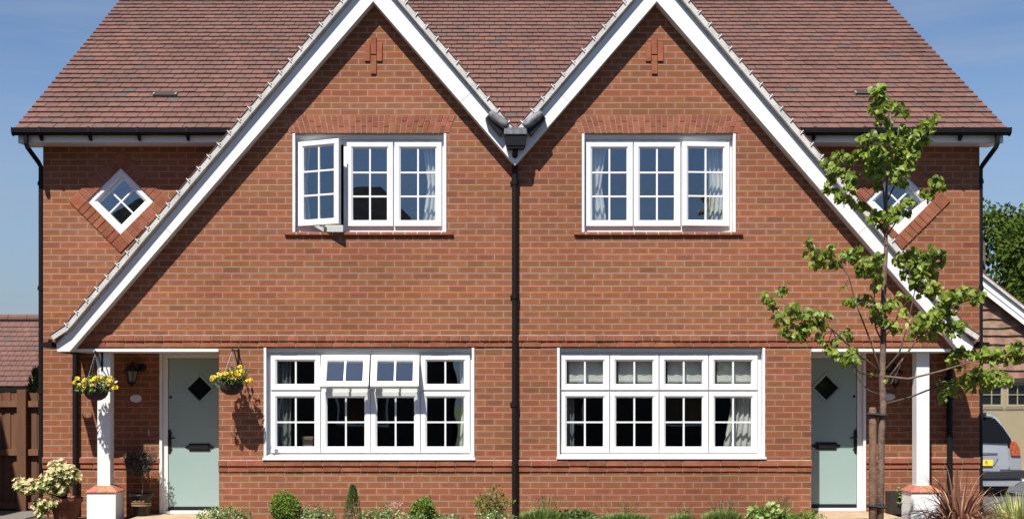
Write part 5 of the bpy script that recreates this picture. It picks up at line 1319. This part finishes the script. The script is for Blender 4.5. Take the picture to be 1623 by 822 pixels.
mb = MB(); mb.add(vs, fs); body = mb.build('body', 'car_paint', C_, smooth=True); sb = body.modifiers.new('round', 'SUBSURF'); sb.levels = sb.render_levels = 2
def panel(name, pts, y0, m, parent=C_, slope=0., th=.03, bev=.012, zref=0.):
    """a shaped panel on the tail; pts are (x, z) of the right half, mirrored; leaning forward by slope above zref"""
    full = pts+[(-x, z) for x, z in pts[::-1] if abs(x) > 1e-6]
    mb = MB(); mb.prism([(CXc+x, CZ+z) for x, z in full][::-1], 0, th); mb.v = [(x, CY+y0+y+max(0, z-CZ-zref)*slope, z) for x, y, z in mb.v]
    return mb.build(name, m, parent, bevel=bev)
zc = lambda py: EYE+(HY-py)*(D+CY)/F-CZ
xc = lambda px: (px-1548.6)*(D+CY)/F
tg = panel('tailgate', [(0, zc(746)), (xc(1597), zc(746)), (xc(1600), zc(738)), (xc(1598), zc(716)), (xc(1597.5), zc(701)), (0, zc(699))], -.03, 'car_paint', slope=.10, zref=.6, th=.08)
panel('rear_window', [(0, zc(700.5)), (xc(1601), zc(702)), (xc(1603.5), zc(696)), (xc(1594), zc(676)), (xc(1584.5), zc(662.5)), (0, zc(660))], -.035, 'car_glass', slope=.52, zref=.97, th=.10)
panel('roof_panel', [(0, zc(659.6)), (xc(1584), zc(662)), (xc(1580), zc(657.5)), (0, zc(653.5))], .20, 'car_paint', th=.5, bev=.02)
panel('spoiler', [(0, zc(657.5)), (xc(1570), zc(658)), (xc(1567), zc(655)), (0, zc(651.5))], .13, 'car_black', th=.12)
panel('quarter_panel', [(xc(1600.5), zc(702)), (xc(1599), zc(745)), (xc(1618), zc(745)), (xc(1619.5), zc(725)), (xc(1614), zc(702))], -.005, 'car_paint', th=.12, bev=.02)
for s in (-1, 1):
    mb = MB(); q = [(xc(1601.5), zc(722)), (xc(1600), zc(706)), (xc(1603.5), zc(698)), (xc(1609), zc(698.5)), (xc(1615), zc(708)), (xc(1617), zc(722.5))]
    mb.prism([(CXc+s*x, CZ+z) for x, z in q][::-s], CY-.035, CY+.15); mb.build('tail_light', 'tail_light', C_, bevel=.015)
    mb = MB(); mb.box(CXc+s*xc(1570)-.03, CXc+s*xc(1570)+.03, CY+.25, CY+1.7, CZ+zc(657), CZ+zc(653)); mb.build('roof_rail', 'car_black', C_, bevel=.01)
panel('bumper', [(0, zc(757.5)), (xc(1618), zc(757)), (xc(1621), zc(752)), (xc(1620), zc(744)), (0, zc(747.5))], -.13, 'car_black', th=.25, bev=.03)
panel('valance', [(0, zc(769)), (xc(1606), zc(769)), (xc(1616), zc(764)), (xc(1618), zc(757.6)), (0, zc(758))], -.10, 'car_paint', th=.22, bev=.03)
panel('underside', [(0, zc(782)), (.62, zc(782)), (.70, zc(769)), (0, zc(769))], .25, 'car_black', th=.4, bev=.02)
panel('plate_recess', [(0, zc(737)), (xc(1575), zc(736)), (xc(1581), zc(724)), (xc(1580), zc(718.5)), (0, zc(719))], -.045, 'car_paint', tg, th=.02, bev=.006)
panel('tailgate_grip', [(0, zc(719.5)), (xc(1578), zc(719)), (xc(1580), zc(716.5)), (0, zc(716))], -.062, 'chrome', tg, th=.03, bev=.005)
panel('number_plate', [(0, zc(737.0)), (xc(1571.5), zc(737)), (xc(1571.5), zc(728)), (0, zc(728))], -.062, 'plate_yellow', C_, th=.012, bev=.002)
text_mesh('R', .098, Matrix.Translation((CXc+xc(1561.5), CY-.0635, CZ+zc(732.5))) @ Matrix.Rotation(R(90), 4, 'X'), 'ink', 'plate_letter', C_)
mb = MB()
for k in range(6): mb.box(CXc+xc(1583.5)+k*.026, CXc+xc(1583.5)+k*.026+.018, CY-.05, CY-.02, CZ+zc(744.2), CZ+zc(741.8))
mb.build('badge', 'chrome', tg)
for (wy, s) in ((.72, 1), (.72, -1), (3.2, 1), (3.2, -1)):
    mb = MB(); r_ = .305; prof = [(r_*.55, .10), (r_*.9, .115), (r_*.985, .09), (r_, .05), (r_, -.05), (r_*.985, -.09), (r_*.9, -.115), (r_*.55, -.10)]
    mb.lathe(prof, seg=28); mb.v = [(CXc+s*.68+z, CY+wy+x, CZ+.30+y) for x, y, z in mb.v]; wh = mb.build('wheel', 'rubber', C_, smooth=True)
    mb = MB(); mb.lathe([(0, .07), (.05, .075), (.16, .06), (.17, .09), (.168, -.09), (0, -.09)], seg=20); mb.v = [(CXc+s*(.68+z), CY+wy+x, CZ+.30+y) for x, y, z in mb.v]; mb.build('rim', 'steel', wh)

# ------------------------------------------------------------------ trees beyond the garage
def tree(px, y, pytop, wm, label, n, leaf=.21, m='far_leaf', seed=0):
    x = X(px, y); zt = Z(pytop, y); E = empty('garden_tree', (x, y, -.3), label, 'tree', 'trees behind the garage')
    mb = MB(); mb.tube([(x, y, -.4), (x+.1, y, zt*.3), (x, y+.1, zt*.6), (x, y, zt*.85)], [.22, .17, .10, .03], 8)
    lump = []
    for k in range(26):
        t = rnd.uniform(.28, 1.0); a = rnd.uniform(0, 6.283); rr = wm*(math.sin(min(1, (1.08-t)/.62)*math.pi/2)**.7)*rnd.uniform(.35, .92)
        c = Vector((x+rr*math.cos(a), y+rr*math.sin(a), zt*t-.35)); lump.append(c); mb.tube([(x, y, max(.5, zt*t*.6)), c], [.05, .015], 5)
    mb.build('trunk', 'bark', E); lm_ = MB()
    for c in lump:
        r_ = rnd.uniform(.55, 1.0)*wm*.42; blob(lm_, c, (r_, r_, r_*.75), n//26, leaf, 'oval', jag=.3, shell=.3, flat=.25)
    for k in range(14):
        a = rnd.uniform(0, 6.28); rr = wm*.5*rnd.random(); c = Vector((x+rr*math.cos(a), y+rr*math.sin(a), zt*rnd.uniform(.93, 1.0)))
        blob(lm_, c, (.22, .22, .26), 14, leaf*.8, 'oval', jag=.3, shell=.1)
    lm_.build('crown', m, E)
tree(1560, 24, 325, 2.6, 'tall leafy tree directly behind the house corner', 11000)
tree(1652, 21, 345, 2.9, 'broad leafy tree right of the tallest one behind the garage', 11000)
tree(1605, 29, 335, 3.0, 'shadowy tree between the two leafy trees behind the garage', 9000)
